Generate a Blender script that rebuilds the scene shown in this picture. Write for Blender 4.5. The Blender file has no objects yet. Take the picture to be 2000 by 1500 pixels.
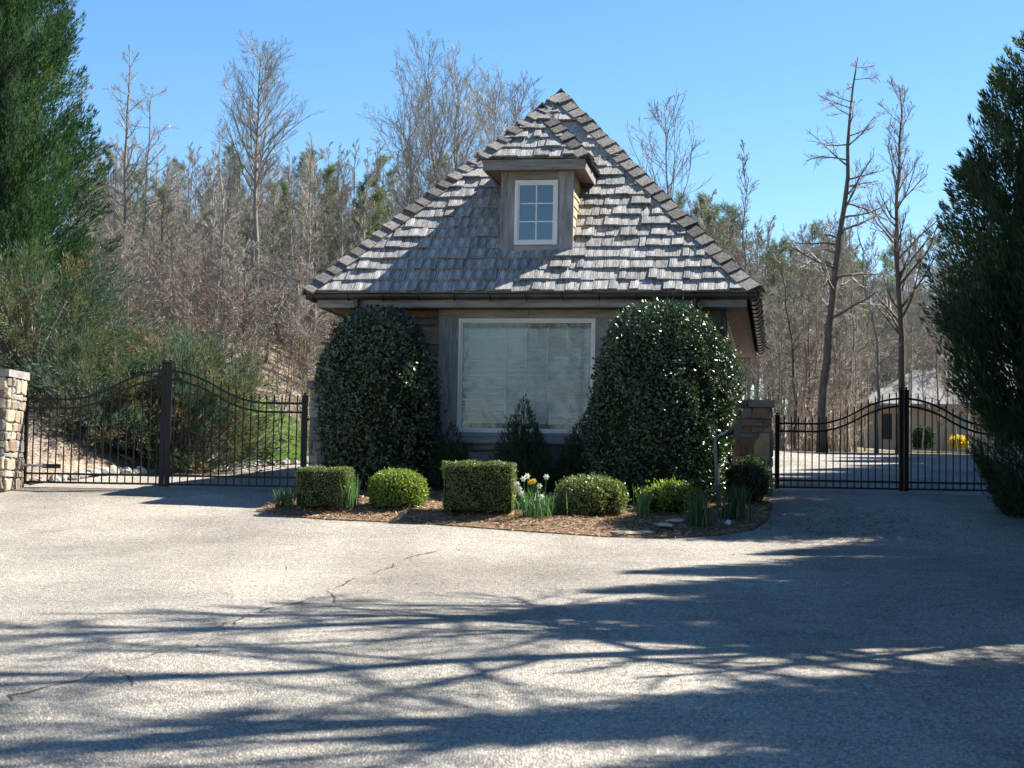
import bpy, math, random
import numpy as np
from mathutils import Vector, Matrix

random.seed(7)
RNG = np.random.default_rng(11)
SC = bpy.context.scene
C = SC.collection
R = math.radians

# ------------------------------------------------------------------ camera, sky, sun, exposure
F_PX, PITCH, ROLL = 3150.0, R(3.75), R(1.017)
cam_d = bpy.data.cameras.new('camera')
cam_d.sensor_width = 36.0
cam_d.lens = 36.0 * F_PX / 2000.0
cam_d.clip_end = 2000
cam_d.dof.use_dof = True
cam_d.dof.focus_distance = 24.5
cam_d.dof.aperture_fstop = 4.5
cam = bpy.data.objects.new('camera', cam_d)
C.objects.link(cam)
cam.matrix_world = Matrix.Rotation(math.pi / 2 + PITCH, 4, 'X') @ Matrix.Rotation(ROLL, 4, 'Z')
SC.camera = cam

SUN_EL, SUN_AZ = R(47.5), R(21.5)          # azimuth from +x towards +y (behind the house, from the right)
SUN = Vector((math.cos(SUN_EL) * math.cos(SUN_AZ), math.cos(SUN_EL) * math.sin(SUN_AZ), math.sin(SUN_EL)))
world = bpy.data.worlds.new('World')
SC.world = world
world.use_nodes = True
wn = world.node_tree
wn.nodes.clear()
sky = wn.nodes.new('ShaderNodeTexSky')
sky.sky_type = 'NISHITA'
sky.sun_disc = False
sky.sun_elevation = SUN_EL
sky.sun_rotation = math.pi / 2 - SUN_AZ
sky.air_density = 1.0
sky.dust_density = 0.1
sky.ozone_density = 2.5
bg = wn.nodes.new('ShaderNodeBackground')
bg.inputs['Strength'].default_value = 0.063
wo = wn.nodes.new('ShaderNodeOutputWorld')
hsv = wn.nodes.new('ShaderNodeHueSaturation')
hsv.inputs['Saturation'].default_value = 1.24
wn.links.new(sky.outputs[0], hsv.inputs['Color'])
wn.links.new(hsv.outputs[0], bg.inputs[0])
wn.links.new(bg.outputs[0], wo.inputs[0])
sun_d = bpy.data.lights.new('sun', 'SUN')
sun_d.energy = 5.0
sun_d.angle = R(0.53)
sun_d.color = (1.0, 0.95, 0.87)
sun = bpy.data.objects.new('sun', sun_d)
C.objects.link(sun)
sun.rotation_euler = (-SUN).to_track_quat('-Z', 'Y').to_euler()
SC.view_settings.view_transform = 'Standard'
SC.view_settings.look = 'None'
SC.view_settings.exposure = 1.7
SC.view_settings.gamma = 1.0
SC.view_settings.use_curve_mapping = False
SC.cycles.max_bounces = 8
SC.cycles.transparent_max_bounces = 16

# ------------------------------------------------------------------ terrain heights and picture rays
_ky = np.array([-30, 0, 7, 14, 19, 22, 24.5, 27, 46, 60, 90, 200.])
_kz = np.array([-2.9, -1.55, -1.22, -.89, -.65, -.36, -.06, .09, 1.23, 1.62, 2.4, 5.0])
_ys = np.linspace(-30, 200, 2301)
_zs = np.interp(_ys, _ky, _kz)
_kern = np.ones(21) / 21
_zs = np.convolve(np.pad(_zs, 10, 'edge'), _kern, 'valid')

def sstep(t):
    t = np.clip(t, 0, 1)
    return t * t * (3 - 2 * t)

def gz(x, y):
    """height of the ground"""
    x = np.asarray(x, float); y = np.asarray(y, float)
    z = np.interp(y, _ys, _zs)
    edge = -6.0 + 0.10 * (y - 26.0)
    z = z + 1.75 * sstep((edge - x) / 4.2) * sstep((y - 25.0) / 2.2)
    left = sstep((9.0 - x) / 12.0)
    z = z + left * 0.11 * np.maximum(0, y - 37.0) * sstep((y - 36) / 8)
    z = z + 0.04 * np.maximum(0, y - 62) * (1 - left) * sstep((20 - x) / 8)
    return z

def g1(x, y):
    return float(gz(x, y))

_cp, _sp = math.cos(PITCH), math.sin(PITCH)
_cr, _sr = math.cos(ROLL), math.sin(ROLL)

def ray(px, py):
    X, Y = px - 1000.0, py - 750.0
    x = X * _cr + Y * _sr
    y = -X * _sr + Y * _cr
    return np.array([x / F_PX, _cp + y / F_PX * _sp, _sp - y / F_PX * _cp])

def at(px, py, Y):
    d = ray(px, py)
    return d * (Y / d[1])

def on_ground(px, py):
    d = ray(px, py)
    prev = None
    for Y in np.arange(4.0, 140, 0.02):
        p = d * (Y / d[1])
        if p[2] <= gz(p[0], p[1]):
            return p
    return d * (60 / d[1])

# ------------------------------------------------------------------ mesh helpers
class MB:
    """collects vertices and faces, then links them as ONE mesh object"""
    def __init__(s):
        s.v = []; s.f = []; s.n = 0
    def add(s, V, F):
        V = np.asarray(V, np.float32).reshape(-1, 3)
        F = np.asarray(F, np.int32)
        if len(V) == 0 or len(F) == 0:
            return s
        s.v.append(V); s.f.append(F + s.n); s.n += len(V)
        return s
    def poly(s, V, faces):
        for f in faces:
            s.f.append(np.asarray([f], np.int32) + s.n)
        V = np.asarray(V, np.float32).reshape(-1, 3)
        s.v.append(V); s.n += len(V)
        return s
    def box(s, lo, hi, M=None):
        x0, y0, z0 = lo; x1, y1, z1 = hi
        V = np.array([(x0, y0, z0), (x1, y0, z0), (x1, y1, z0), (x0, y1, z0), (x0, y0, z1), (x1, y0, z1), (x1, y1, z1), (x0, y1, z1)], float)
        if M is not None:
            V = V @ np.array(M.to_3x3()).T + np.array(M.to_translation())
        return s.add(V, [(0, 3, 2, 1), (4, 5, 6, 7), (0, 1, 5, 4), (1, 2, 6, 5), (2, 3, 7, 6), (3, 0, 4, 7)])
    def tube(s, pts, rad, k=8, caps=True):
        pts = np.asarray(pts, float)
        rad = np.full(len(pts), rad, float) if np.isscalar(rad) else np.asarray(rad, float)
        n = len(pts)
        V, F = tubes(pts[None], rad[None], k)
        s.add(V, F)
        if caps:
            b = s.n - n * k
            s.f.append(np.array([[b + i for i in range(k)][::-1]], np.int32))
            s.f.append(np.array([[b + (n - 1) * k + i for i in range(k)]], np.int32))
        return s
    def lathe(s, prof, centre=(0, 0, 0), k=12):
        cx, cy, cz = centre
        a = np.arange(k) / k * 2 * math.pi
        V = []
        for r, z in prof:
            V.append(np.stack([cx + r * np.cos(a), cy + r * np.sin(a), np.full(k, cz + z)], 1))
        F = []
        for i in range(len(prof) - 1):
            for j in range(k):
                F.append((i * k + j, i * k + (j + 1) % k, (i + 1) * k + (j + 1) % k, (i + 1) * k + j))
        return s.add(np.concatenate(V), F)
    def mesh(s, name, m=None, smooth=False):
        me = bpy.data.meshes.new(name)
        V = np.concatenate(s.v).astype(np.float32)
        tot = np.concatenate([np.full(len(f), f.shape[1], np.int32) for f in s.f])
        idx = np.concatenate([f.ravel() for f in s.f]).astype(np.int32)
        st = np.concatenate([[0], np.cumsum(tot)[:-1]]).astype(np.int32)
        me.vertices.add(len(V)); me.vertices.foreach_set('co', V.ravel())
        me.loops.add(len(idx)); me.loops.foreach_set('vertex_index', idx)
        me.polygons.add(len(tot)); me.polygons.foreach_set('loop_start', st); me.polygons.foreach_set('loop_total', tot)
        me.polygons.foreach_set('use_smooth', np.full(len(tot), bool(smooth)))
        me.update(calc_edges=True); me.validate()
        if m is not None:
            me.materials.append(m)
        return me
    def build(s, name, m, parent=None, smooth=False):
        return link(name, s.mesh(name, m, smooth), parent)

def link(name, me, parent=None, M=None):
    o = bpy.data.objects.new(name, me)
    C.objects.link(o)
    if parent is not None:
        o.parent = parent
    if M is not None:
        o.matrix_local = M
    return o

def tag(o, label=None, cat=None, group=None, kind=None):
    if label: o['label'] = label
    if cat: o['category'] = cat
    if group: o['group'] = group
    if kind: o['kind'] = kind
    return o

def thing(name, label, cat, loc=(0, 0, 0), rz=0.0, group=None):
    o = bpy.data.objects.new(name, None)
    C.objects.link(o)
    o.location = loc; o.rotation_euler = (0, 0, rz)
    o.empty_display_size = 0.2
    return tag(o, label, cat, group)

def copy_tree(o, parent=None):
    c = o.copy(); C.objects.link(c)
    if parent is not None:
        c.parent = parent
    for ch in list(o.children):
        copy_tree(ch, c)
    return c

def nrm(a):
    return a / np.maximum(np.linalg.norm(a, axis=-1, keepdims=True), 1e-9)

def tubes(P, Rr, k=3):
    """P (N,m,3) polylines, Rr (N,m) radii -> one bundle of k-sided tubes"""
    N, m, _ = P.shape
    T = np.empty_like(P)
    T[:, 1:-1] = P[:, 2:] - P[:, :-2]
    T[:, 0] = P[:, 1] - P[:, 0]; T[:, -1] = P[:, -1] - P[:, -2]
    T = nrm(T)
    main = nrm(P[:, -1] - P[:, 0])
    ref = np.where(np.abs(main[:, 2:3]) > 0.75, np.array([[1.0, 0.13, 0]]), np.array([[0, 0.1, 1.0]]))
    A = nrm(np.cross(T, np.repeat(ref[:, None], m, 1)))
    B = np.cross(T, A)
    a = np.arange(k) / k * 2 * math.pi
    V = P[:, :, None] + Rr[:, :, None, None] * (A[:, :, None] * np.cos(a)[None, None, :, None] + B[:, :, None] * np.sin(a)[None, None, :, None])
    base = (np.arange(N) * m * k)[:, None, None]
    i = (np.arange(m - 1) * k)[None, :, None]
    j = np.arange(k)[None, None, :]; j2 = (np.arange(k)[None, None, :] + 1) % k
    F = np.stack(np.broadcast_arrays(base + i + j, base + i + j2, base + i + k + j2, base + i + k + j), -1)
    return V.reshape(-1, 3), F.reshape(-1, 4)

def leaves(P, D, Nn, L, W, fold=0.15, pos=0.45):
    """diamond leaves folded along the midrib"""
    N = len(P)
    L = np.broadcast_to(np.asarray(L, float), N)[:, None]; W = np.broadcast_to(np.asarray(W, float), N)[:, None]
    D = nrm(D); S = nrm(np.cross(D, Nn)); Nn = np.cross(S, D)
    mid = P + D * L * pos + Nn * W * fold
    V = np.stack([P, mid + S * W * .5, P + D * L, mid - S * W * .5], 1)
    b = (np.arange(N) * 4)[:, None]
    F = np.concatenate([b + np.array([[0, 1, 2]]), b + np.array([[0, 2, 3]])])
    return V.reshape(-1, 3), F

def mix_mats(o, idx, mats):
    for m in mats: o.data.materials.append(m)
    o.data.polygons.foreach_set('material_index', np.concatenate([idx, idx]).astype(np.int32))
    return o

def rand_dir(n):
    return nrm(RNG.normal(size=(n, 3)))

# ------------------------------------------------------------------ materials
def new_mat(name):
    m = bpy.data.materials.new(name)
    m.use_nodes = True
    nt = m.node_tree
    nt.nodes.clear()
    out = nt.nodes.new('ShaderNodeOutputMaterial')
    return m, nt, out

def nd(nt, t, **kw):
    n = nt.nodes.new(t)
    for k, v in kw.items():
        if k in n.inputs.keys():
            n.inputs[k].default_value = v
        else:
            setattr(n, k, v)
    return n

def coords(nt, scale=(1, 1, 1), kind='Object'):
    tc = nd(nt, 'ShaderNodeTexCoord')
    mp = nd(nt, 'ShaderNodeMapping')
    mp.inputs['Scale'].default_value = scale
    nt.links.new(tc.outputs[kind], mp.inputs[0])
    return mp.outputs[0]

def noise(nt, vec, scale, detail=4, rough=0.55, dist=0.0):
    n = nd(nt, 'ShaderNodeTexNoise')
    n.inputs['Scale'].default_value = scale
    n.inputs['Detail'].default_value = detail
    n.inputs['Roughness'].default_value = rough
    n.inputs['Distortion'].default_value = dist
    nt.links.new(vec, n.inputs['Vector'])
    return n.outputs['Fac']

def ramp(nt, fac, stops):
    r = nd(nt, 'ShaderNodeValToRGB')
    while len(r.color_ramp.elements) < len(stops):
        r.color_ramp.elements.new(0.5)
    for e, (p, c) in zip(r.color_ramp.elements, stops):
        e.position = p
        e.color = (*c, 1) if not np.isscalar(c) else (c, c, c, 1)
    nt.links.new(fac, r.inputs[0])
    return r.outputs[0]

def mixc(nt, fac, a, b, mode='MIX'):
    n = nd(nt, 'ShaderNodeMix', data_type='RGBA', blend_type=mode)
    for i, v in ((0, fac), (6, a), (7, b)):
        if hasattr(v, 'is_linked'):
            nt.links.new(v, n.inputs[i])
        elif np.isscalar(v):
            n.inputs[i].default_value = v if i == 0 else (v, v, v, 1)
        else:
            n.inputs[i].default_value = (*v, 1)
    return n.outputs[2]

def maths(nt, op, a, b=None):
    n = nd(nt, 'ShaderNodeMath', operation=op)
    for i, v in enumerate((a, b)):
        if v is None: continue
        if np.isscalar(v): n.inputs[i].default_value = v
        else: nt.links.new(v, n.inputs[i])
    return n.outputs[0]

def randoms(nt):
    """one random number per piece: per object and per island"""
    oi = nd(nt, 'ShaderNodeObjectInfo'); ge = nd(nt, 'ShaderNodeNewGeometry')
    return oi.outputs['Random'], ge.outputs['Random Per Island']

def surface(name, c1, c2, scale=4.0, stretch=(1, 1, 1), rough=0.8, spec=0.3, bump=0.0, bscale=None, obj=0.0, island=0.0, c3=None, detail=6, metal=0.0, contrast=(.3, .7)):
    m, nt, out = new_mat(name)
    vec = coords(nt, stretch)
    fac = noise(nt, vec, scale, detail, .62)
    stops = [(contrast[0], c1), (contrast[1], c2)]
    if c3 is not None:
        stops = [(contrast[0], c1), (sum(contrast) / 2, c2), (contrast[1], c3)]
    col = ramp(nt, fac, stops)
    ro, ri = randoms(nt)
    for r_, amt in ((ro, obj), (ri, island)):
        if amt:
            f = maths(nt, 'ADD', maths(nt, 'MULTIPLY', r_, 2 * amt), 1 - amt)
            g = nd(nt, 'ShaderNodeCombineColor')
            for i in range(3): nt.links.new(f, g.inputs[i])
            col = mixc(nt, 1.0, col, g.outputs[0], 'MULTIPLY')
    p = nd(nt, 'ShaderNodeBsdfPrincipled')
    nt.links.new(col, p.inputs['Base Color'])
    p.inputs['Roughness'].default_value = rough
    p.inputs['Specular IOR Level'].default_value = spec
    p.inputs['Metallic'].default_value = metal
    if bump:
        b = nd(nt, 'ShaderNodeBump')
        b.inputs['Strength'].default_value = bump
        b.inputs['Distance'].default_value = 0.02
        nt.links.new(noise(nt, vec, bscale or scale * 2.5, 6, .65), b.inputs['Height'])
        nt.links.new(b.outputs[0], p.inputs['Normal'])
    nt.links.new(p.outputs[0], out.inputs[0])
    return m

def leafmat(name, c1, c2, rough=0.45, spec=0.5, trans=0.3, ctrans=None, obj=0.0, c3=None):
    """leaf colour varies per leaf; some light passes through"""
    m, nt, out = new_mat(name)
    ro, ri = randoms(nt)
    stops = [(0.0, c1), (1.0, c2)] if c3 is None else [(0.0, c1), (0.86, c2), (0.97, c3)]
    col = ramp(nt, ri, stops)
    if obj:
        f = maths(nt, 'ADD', maths(nt, 'MULTIPLY', ro, 2 * obj), 1 - obj)
        g = nd(nt, 'ShaderNodeCombineColor')
        for i in range(3): nt.links.new(f, g.inputs[i])
        col = mixc(nt, 1.0, col, g.outputs[0], 'MULTIPLY')
    p = nd(nt, 'ShaderNodeBsdfPrincipled')
    nt.links.new(col, p.inputs['Base Color'])
    p.inputs['Roughness'].default_value = rough
    p.inputs['Specular IOR Level'].default_value = spec
    if trans:
        t = nd(nt, 'ShaderNodeBsdfTranslucent')
        tc = mixc(nt, 1.0, col, ctrans or (1.6, 1.7, 0.8), 'MULTIPLY')
        nt.links.new(tc, t.inputs[0])
        mx = nd(nt, 'ShaderNodeMixShader')
        mx.inputs[0].default_value = trans
        nt.links.new(p.outputs[0], mx.inputs[1]); nt.links.new(t.outputs[0], mx.inputs[2])
        nt.links.new(mx.outputs[0], out.inputs[0])
    else:
        nt.links.new(p.outputs[0], out.inputs[0])
    return m

M = {}
M['shake'] = surface('weathered_shake', (.085, .081, .078), (.25, .242, .232), 3.0, (14, 1.2, 8), .85, .2, .7, 6, obj=.24, island=.2, c3=(.42, .402, .375), contrast=(.3, .66))
M['cap'] = surface('weathered_cap_shake', (.06, .054, .05), (.15, .138, .128), 3.0, (9, 9, 9), .85, .2, .6, 8, obj=.4, island=.3, c3=(.26, .24, .22))
M['board'] = surface('weathered_board', (.14, .137, .135), (.24, .235, .23), 2.2, (10, 10, 1.0), .8, .2, .35, 6, obj=.15, c3=(.33, .32, .31))
M['board_h'] = surface('weathered_board_level', (.14, .137, .135), (.24, .235, .23), 2.2, (1.0, 10, 10), .8, .2, .35, 6, obj=.15, c3=(.33, .32, .31))
M['soffit'] = surface('soffit_wood', (.13, .095, .07), (.22, .165, .125), 2.5, (10, 1, 10), .8, .2, .25, 6, obj=.15)
M['cheek'] = surface('dormer_cheek_wood', (.38, .29, .16), (.52, .40, .22), 3, (1, 2, 10), .8, .2, .3, 6, obj=.1)
M['gutter'] = surface('aged_bronze_gutter', (.035, .034, .036), (.075, .07, .068), 3, (1, 1, 1), .45, .5, metal=.5)
M['white'] = surface('white_vinyl', (.60, .60, .59), (.68, .68, .66), 5, (1, 1, 1), .4, .4)
M['blind'] = surface('white_blind', (.64, .64, .61), (.72, .72, .69), 1.5, (1, 1, 1), .55, .3, island=.05)
M['iron'] = surface('black_painted_iron', (.006, .006, .008), (.013, .013, .015), 6, (1, 1, 1), .5, .3)
M['greenmetal'] = surface('dark_green_painted_steel', (.022, .036, .038), (.04, .058, .06), 6, (1, 1, 1), .3, .6)
M['greymetal'] = surface('grey_steel', (.25, .25, .25), (.4, .4, .4), 6, (1, 1, 1), .4, .5, metal=.6)
M['mortar'] = surface('mortar', (.12, .11, .10), (.22, .20, .18), 9, (1, 1, 1), .95, .1, .6, 30)
for i, (a, b) in enumerate([((.16, .15, .14), (.28, .265, .245)), ((.20, .165, .125), (.34, .285, .215)), ((.115, .115, .12), (.21, .21, .21)), ((.17, .12, .09), (.28, .20, .15))]):
    M['stone%d' % i] = surface('field_stone_%s' % 'abcd'[i], a, b, 5, (1, 1, 1.6), .85, .2, .7, 14, obj=.25)
M['stone_tan'] = surface('tan_stone', (.30, .25, .17), (.46, .39, .27), 4, (1, 1, 1.6), .85, .2, .6, 12, obj=.15)
M['rock'] = surface('edging_rock', (.22, .205, .18), (.45, .42, .37), 3, (1, 1, 1), .9, .2, .8, 9, obj=.25)
M['bark'] = surface('grey_bark', (.14, .125, .108), (.32, .295, .255), 3, (5, 5, .8), .9, .15, .9, 8, obj=.25)
M['bark_dark'] = surface('dark_bark', (.07, .058, .05), (.16, .135, .115), 3, (5, 5, .8), .9, .15, .9, 8, obj=.2)
M['bark_pine'] = surface('pine_bark', (.10, .07, .055), (.22, .16, .125), 3, (5, 5, .8), .9, .15, .9, 8, obj=.2)
M['twig'] = surface('bare_twigs', (.215, .195, .165), (.38, .35, .305), 1.2, (1, 1, 1), .85, .2, obj=.28)
M['twig_red'] = surface('reddish_twigs', (.205, .175, .145), (.35, .305, .26), 1.2, (1, 1, 1), .85, .2, obj=.22)
M['russet'] = leafmat('dead_leaves', (.20, .10, .05), (.36, .20, .10), .7, .2, .3, (1.3, 1, .7))
M['needle'] = leafmat('pine_needles', (.05, .075, .034), (.125, .15, .07), .55, .35, .3, (1.4, 1.5, .6), obj=.25)
M['cypress'] = leafmat('cypress_sprays', (.016, .042, .027), (.042, .082, .044), .55, .35, .3, (1.3, 1.6, .6), obj=.1)
M['cypress_light'] = leafmat('cypress_light_sprays', (.034, .068, .030), (.082, .125, .054), .55, .35, .3, (1.3, 1.5, .6), obj=.1)
M['cypress_brown'] = leafmat('cypress_brown_sprays', (.16, .11, .05), (.30, .22, .11), .7, .2, .3, (1.2, 1, .7))
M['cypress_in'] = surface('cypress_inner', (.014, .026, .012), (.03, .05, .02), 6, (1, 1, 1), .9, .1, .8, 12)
M['juniper'] = leafmat('juniper_sprays', (.028, .06, .045), (.085, .128, .092), .6, .3, .3, (1.3, 1.3, .8), obj=.15)
M['juniper_olive'] = leafmat('juniper_olive_sprays', (.06, .075, .036), (.13, .145, .078), .6, .3, .3, (1.3, 1.3, .8))
M['juniper_gold'] = leafmat('juniper_brownish_sprays', (.11, .095, .05), (.21, .17, .095), .65, .25, .3, (1.2, 1.1, .8))
M['holly'] = leafmat('holly_leaves', (.016, .034, .016), (.042, .074, .034), .40, .85, .12, (1.5, 2.0, .6), c3=(.09, .13, .045))
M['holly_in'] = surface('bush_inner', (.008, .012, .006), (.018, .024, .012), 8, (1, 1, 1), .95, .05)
M['box'] = leafmat('boxwood_leaves', (.065, .10, .036), (.17, .215, .085), .4, .45, .25, (1.5, 1.6, .6), c3=(.24, .20, .10))
M['bright_box'] = leafmat('bright_boxwood_leaves', (.075, .13, .02), (.20, .27, .05), .38, .5, .35, (1.5, 1.6, .5), c3=(.26, .27, .08))
M['conifer'] = leafmat('dark_shrub_needles', (.022, .045, .024), (.05, .08, .04), .6, .25, .15)
M['olive'] = leafmat('brownish_shrub_leaves', (.05, .055, .035), (.11, .10, .065), .5, .4, .2)
M['blade'] = leafmat('daffodil_blades', (.06, .13, .055), (.12, .22, .09), .45, .4, .35, (1.4, 1.6, .7))
M['blade_dark'] = leafmat('dark_grass_blades', (.035, .075, .04), (.07, .12, .06), .5, .4, .3)
M['grass'] = leafmat('lawn_blades', (.07, .14, .03), (.15, .24, .06), .6, .3, .35)
M['petal'] = leafmat('cream_petals', (.74, .72, .52), (.82, .80, .64), .55, .3, .3, (1, 1, .9))
M['cup'] = leafmat('yellow_cup', (.80, .55, .04), (.85, .62, .08), .55, .3, .3, (1, .9, .5))
M['cream'] = leafmat('pale_petals', (.80, .79, .68), (.86, .85, .76), .55, .3, .3, (1, 1, .95))
M['yellowbloom'] = leafmat('forsythia', (.55, .38, .02), (.75, .55, .05), .6, .3, .3)
M['straw'] = leafmat('pine_straw', (.15, .09, .05), (.44, .31, .19), .8, .15, .15, (1.2, 1, .8), c3=(.62, .52, .36))
M['tanwall'] = surface('tan_siding', (.30, .245, .19), (.36, .30, .235), 3, (1, 1, 12), .8, .2)
M['greyroof'] = surface('grey_roof', (.15, .145, .14), (.24, .23, .22), 4, (1, 1, 6), .9, .1, .3)
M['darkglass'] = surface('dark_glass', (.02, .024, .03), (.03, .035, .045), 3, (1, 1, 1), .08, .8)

def pavement():
    m, nt, out = new_mat('exposed_aggregate_concrete')
    vec = coords(nt)
    def vor(scale, feat):
        v = nd(nt, 'ShaderNodeTexVoronoi', feature=feat)
        v.inputs['Scale'].default_value = scale
        nt.links.new(vec, v.inputs['Vector'])
        return v
    v1 = vor(58, 'F1'); v1e = vor(58, 'DISTANCE_TO_EDGE')
    sep = nd(nt, 'ShaderNodeSeparateColor'); nt.links.new(v1.outputs['Color'], sep.inputs[0])
    peb = ramp(nt, sep.outputs[0], [(0, (.15, .14, .125)), (.25, (.34, .32, .28)), (.55, (.47, .45, .40)), (.8, (.55, .525, .465)), (.93, (.68, .65, .59)), (1, (.30, .23, .17))])
    big = noise(nt, vec, .35, 5, .6)
    matrix = ramp(nt, noise(nt, vec, 2.2, 6, .7), [(.3, (.09, .08, .068)), (.7, (.26, .24, .205))])
    gap = ramp(nt, v1e.outputs['Distance'], [(.04, 0.0), (.16, 1.0)])
    col = mixc(nt, gap, matrix, peb)
    stain = ramp(nt, big, [(.3, (.72, .70, .67)), (.5, (.97, .96, .94)), (.7, (1.08, 1.06, 1.02))])
    col = mixc(nt, 1.0, col, stain, 'MULTIPLY')
    # worn wheel lanes and old damp stains, long and soft
    lane = ramp(nt, noise(nt, coords(nt, (.55, .10, 1)), 1.0, 4, .6), [(.38, (.80, .79, .77)), (.62, (1.06, 1.05, 1.03))])
    col = mixc(nt, 1.0, col, lane, 'MULTIPLY')
    blot = ramp(nt, noise(nt, vec, 1.7, 3, .5, .6), [(.18, (.62, .61, .59)), (.30, (1, 1, 1))])
    col = mixc(nt, .7, col, blot, 'MULTIPLY')
    # reddish washed-in clay towards the left gate
    gx = nd(nt, 'ShaderNodeSeparateXYZ'); nt.links.new(vec, gx.inputs[0])
    clay = noise(nt, coords(nt, (.5, 1.6, 1)), 1.1, 5, .6)
    cl = maths(nt, 'MULTIPLY', ramp(nt, clay, [(.45, 0.0), (.7, 1.0)]), .5)
    inx = ramp(nt, maths(nt, 'MULTIPLY', maths(nt, 'ADD', gx.outputs[1], -19.0), .2), [(0, 0.0), (.6, 1.0)])
    inl = ramp(nt, maths(nt, 'MULTIPLY', maths(nt, 'ADD', maths(nt, 'MULTIPLY', gx.outputs[0], -1), -2.5), .25), [(0, 0.0), (1, 1.0)])
    cl = maths(nt, 'MULTIPLY', cl, maths(nt, 'MULTIPLY', inx, inl))
    col = mixc(nt, cl, col, (.40, .27, .17))
    p = nd(nt, 'ShaderNodeBsdfPrincipled')
    nt.links.new(col, p.inputs['Base Color'])
    p.inputs['Roughness'].default_value = .8
    p.inputs['Specular IOR Level'].default_value = .35
    b = nd(nt, 'ShaderNodeBump'); b.inputs['Strength'].default_value = .9; b.inputs['Distance'].default_value = .008
    nt.links.new(ramp(nt, v1e.outputs['Distance'], [(0, 0.0), (.3, 1.0)]), b.inputs['Height'])
    nt.links.new(b.outputs[0], p.inputs['Normal'])
    nt.links.new(p.outputs[0], out.inputs[0])
    return m
M['pave'] = pavement()

def litter(name, cols, s=5.0):
    m, nt, out = new_mat(name)
    vec = coords(nt)
    v = nd(nt, 'ShaderNodeTexVoronoi'); v.inputs['Scale'].default_value = s * 5
    nt.links.new(coords(nt, (1, 1, 1)), v.inputs['Vector'])
    sep = nd(nt, 'ShaderNodeSeparateColor'); nt.links.new(v.outputs['Color'], sep.inputs[0])
    a = ramp(nt, sep.outputs[0], [(0, cols[0]), (.5, cols[1]), (1, cols[2])])
    b = ramp(nt, noise(nt, vec, .8, 6, .65), [(.3, (.62, .6, .58)), (.7, (1.15, 1.1, 1.05))])
    col = mixc(nt, 1.0, a, b, 'MULTIPLY')
    p = nd(nt, 'ShaderNodeBsdfPrincipled')
    nt.links.new(col, p.inputs['Base Color']); p.inputs['Roughness'].default_value = .95; p.inputs['Specular IOR Level'].default_value = .1
    bm = nd(nt, 'ShaderNodeBump'); bm.inputs['Strength'].default_value = .8; bm.inputs['Distance'].default_value = .04
    nt.links.new(noise(nt, vec, s * 3, 6, .7), bm.inputs['Height'])
    nt.links.new(bm.outputs[0], p.inputs['Normal'])
    nt.links.new(p.outputs[0], out.inputs[0])
    return m
M['litter'] = litter('leaf_litter', [(.10, .08, .058), (.20, .165, .125), (.33, .285, .225)])
M['mulch'] = litter('bark_mulch', [(.09, .06, .038), (.21, .145, .095), (.38, .29, .20)], 8)
M['bankmulch'] = litter('bank_mulch', [(.15, .11, .08), (.29, .23, .175), (.44, .38, .31)], 7)
M['soil'] = litter('lawn_soil', [(.07, .10, .035), (.10, .14, .045), (.14, .17, .06)], 6)
M['crack'] = surface('dirt_filled_crack', (.04, .035, .03), (.10, .085, .07), 12, (1, 1, 1), .95, .1)

def window_glass(name, tint, refl):
    m, nt, out = new_mat(name)
    t = nd(nt, 'ShaderNodeBsdfTransparent'); t.inputs[0].default_value = (*tint, 1)
    g = nd(nt, 'ShaderNodeBsdfGlossy'); g.inputs['Roughness'].default_value = .015
    fr = nd(nt, 'ShaderNodeLayerWeight'); fr.inputs[0].default_value = .3
    f = maths(nt, 'ADD', maths(nt, 'MULTIPLY', fr.outputs['Fresnel'], .6), refl)
    mx = nd(nt, 'ShaderNodeMixShader')
    nt.links.new(f, mx.inputs[0]); nt.links.new(t.outputs[0], mx.inputs[1]); nt.links.new(g.outputs[0], mx.inputs[2])
    nt.links.new(mx.outputs[0], out.inputs[0])
    return m
M['glass'] = window_glass('clear_window_glass', (.93, .96, .96), .015)
M['glass_dark'] = window_glass('dormer_window_glass', (.25, .32, .42), .15)

# ------------------------------------------------------------------ ground, drive, bed
def in_poly(x, y, poly):
    poly = np.asarray(poly); x = np.asarray(x); y = np.asarray(y)
    c = np.zeros(x.shape, bool)
    j = len(poly) - 1
    for i in range(len(poly)):
        xi, yi = poly[i]; xj, yj = poly[j]
        t = ((yi > y) != (yj > y)) & (x < (xj - xi) * (y - yi) / (yj - yi + 1e-12) + xi)
        c ^= t; j = i
    return c

DRIVE = [(-16, -3), (8.2, -3), (8.6, 10), (8.9, 17), (9.6, 24), (11.5, 32), (16, 40), (22, 45.6), (3.5, 45.6), (3.3, 33), (2.5, 32),
         (-2.0, 35.5), (-3.7, 33.6), (-4.8, 31.9), (-5.5, 30.4), (-5.95, 28), (-6.6, 26.2), (-7.3, 24.9), (-7.5, 22.6), (-9, 21.2), (-16, 20.4)]

def grid_sheet(xs, ys, zoff=0.0, keep=None):
    X, Y = np.meshgrid(xs, ys)
    Z = gz(X, Y) + zoff
    nx, ny = len(xs), len(ys)
    V = np.stack([X, Y, Z], -1).reshape(-1, 3)
    i, j = np.meshgrid(np.arange(nx - 1), np.arange(ny - 1))
    a = (j * nx + i)
    F = np.stack([a, a + 1, a + nx + 1, a + nx], -1).reshape(-1, 4)
    if keep is not None:
        cx = V[F].mean(1)
        F = F[keep(cx[:, 0], cx[:, 1])]
    return V, F

def nonuni(a, b, fine, coarse, lo, hi):
    out = [a]
    while out[-1] < b:
        v = out[-1]
        out.append(v + (fine if lo <= v < hi else coarse))
    return np.array(out)

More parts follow.
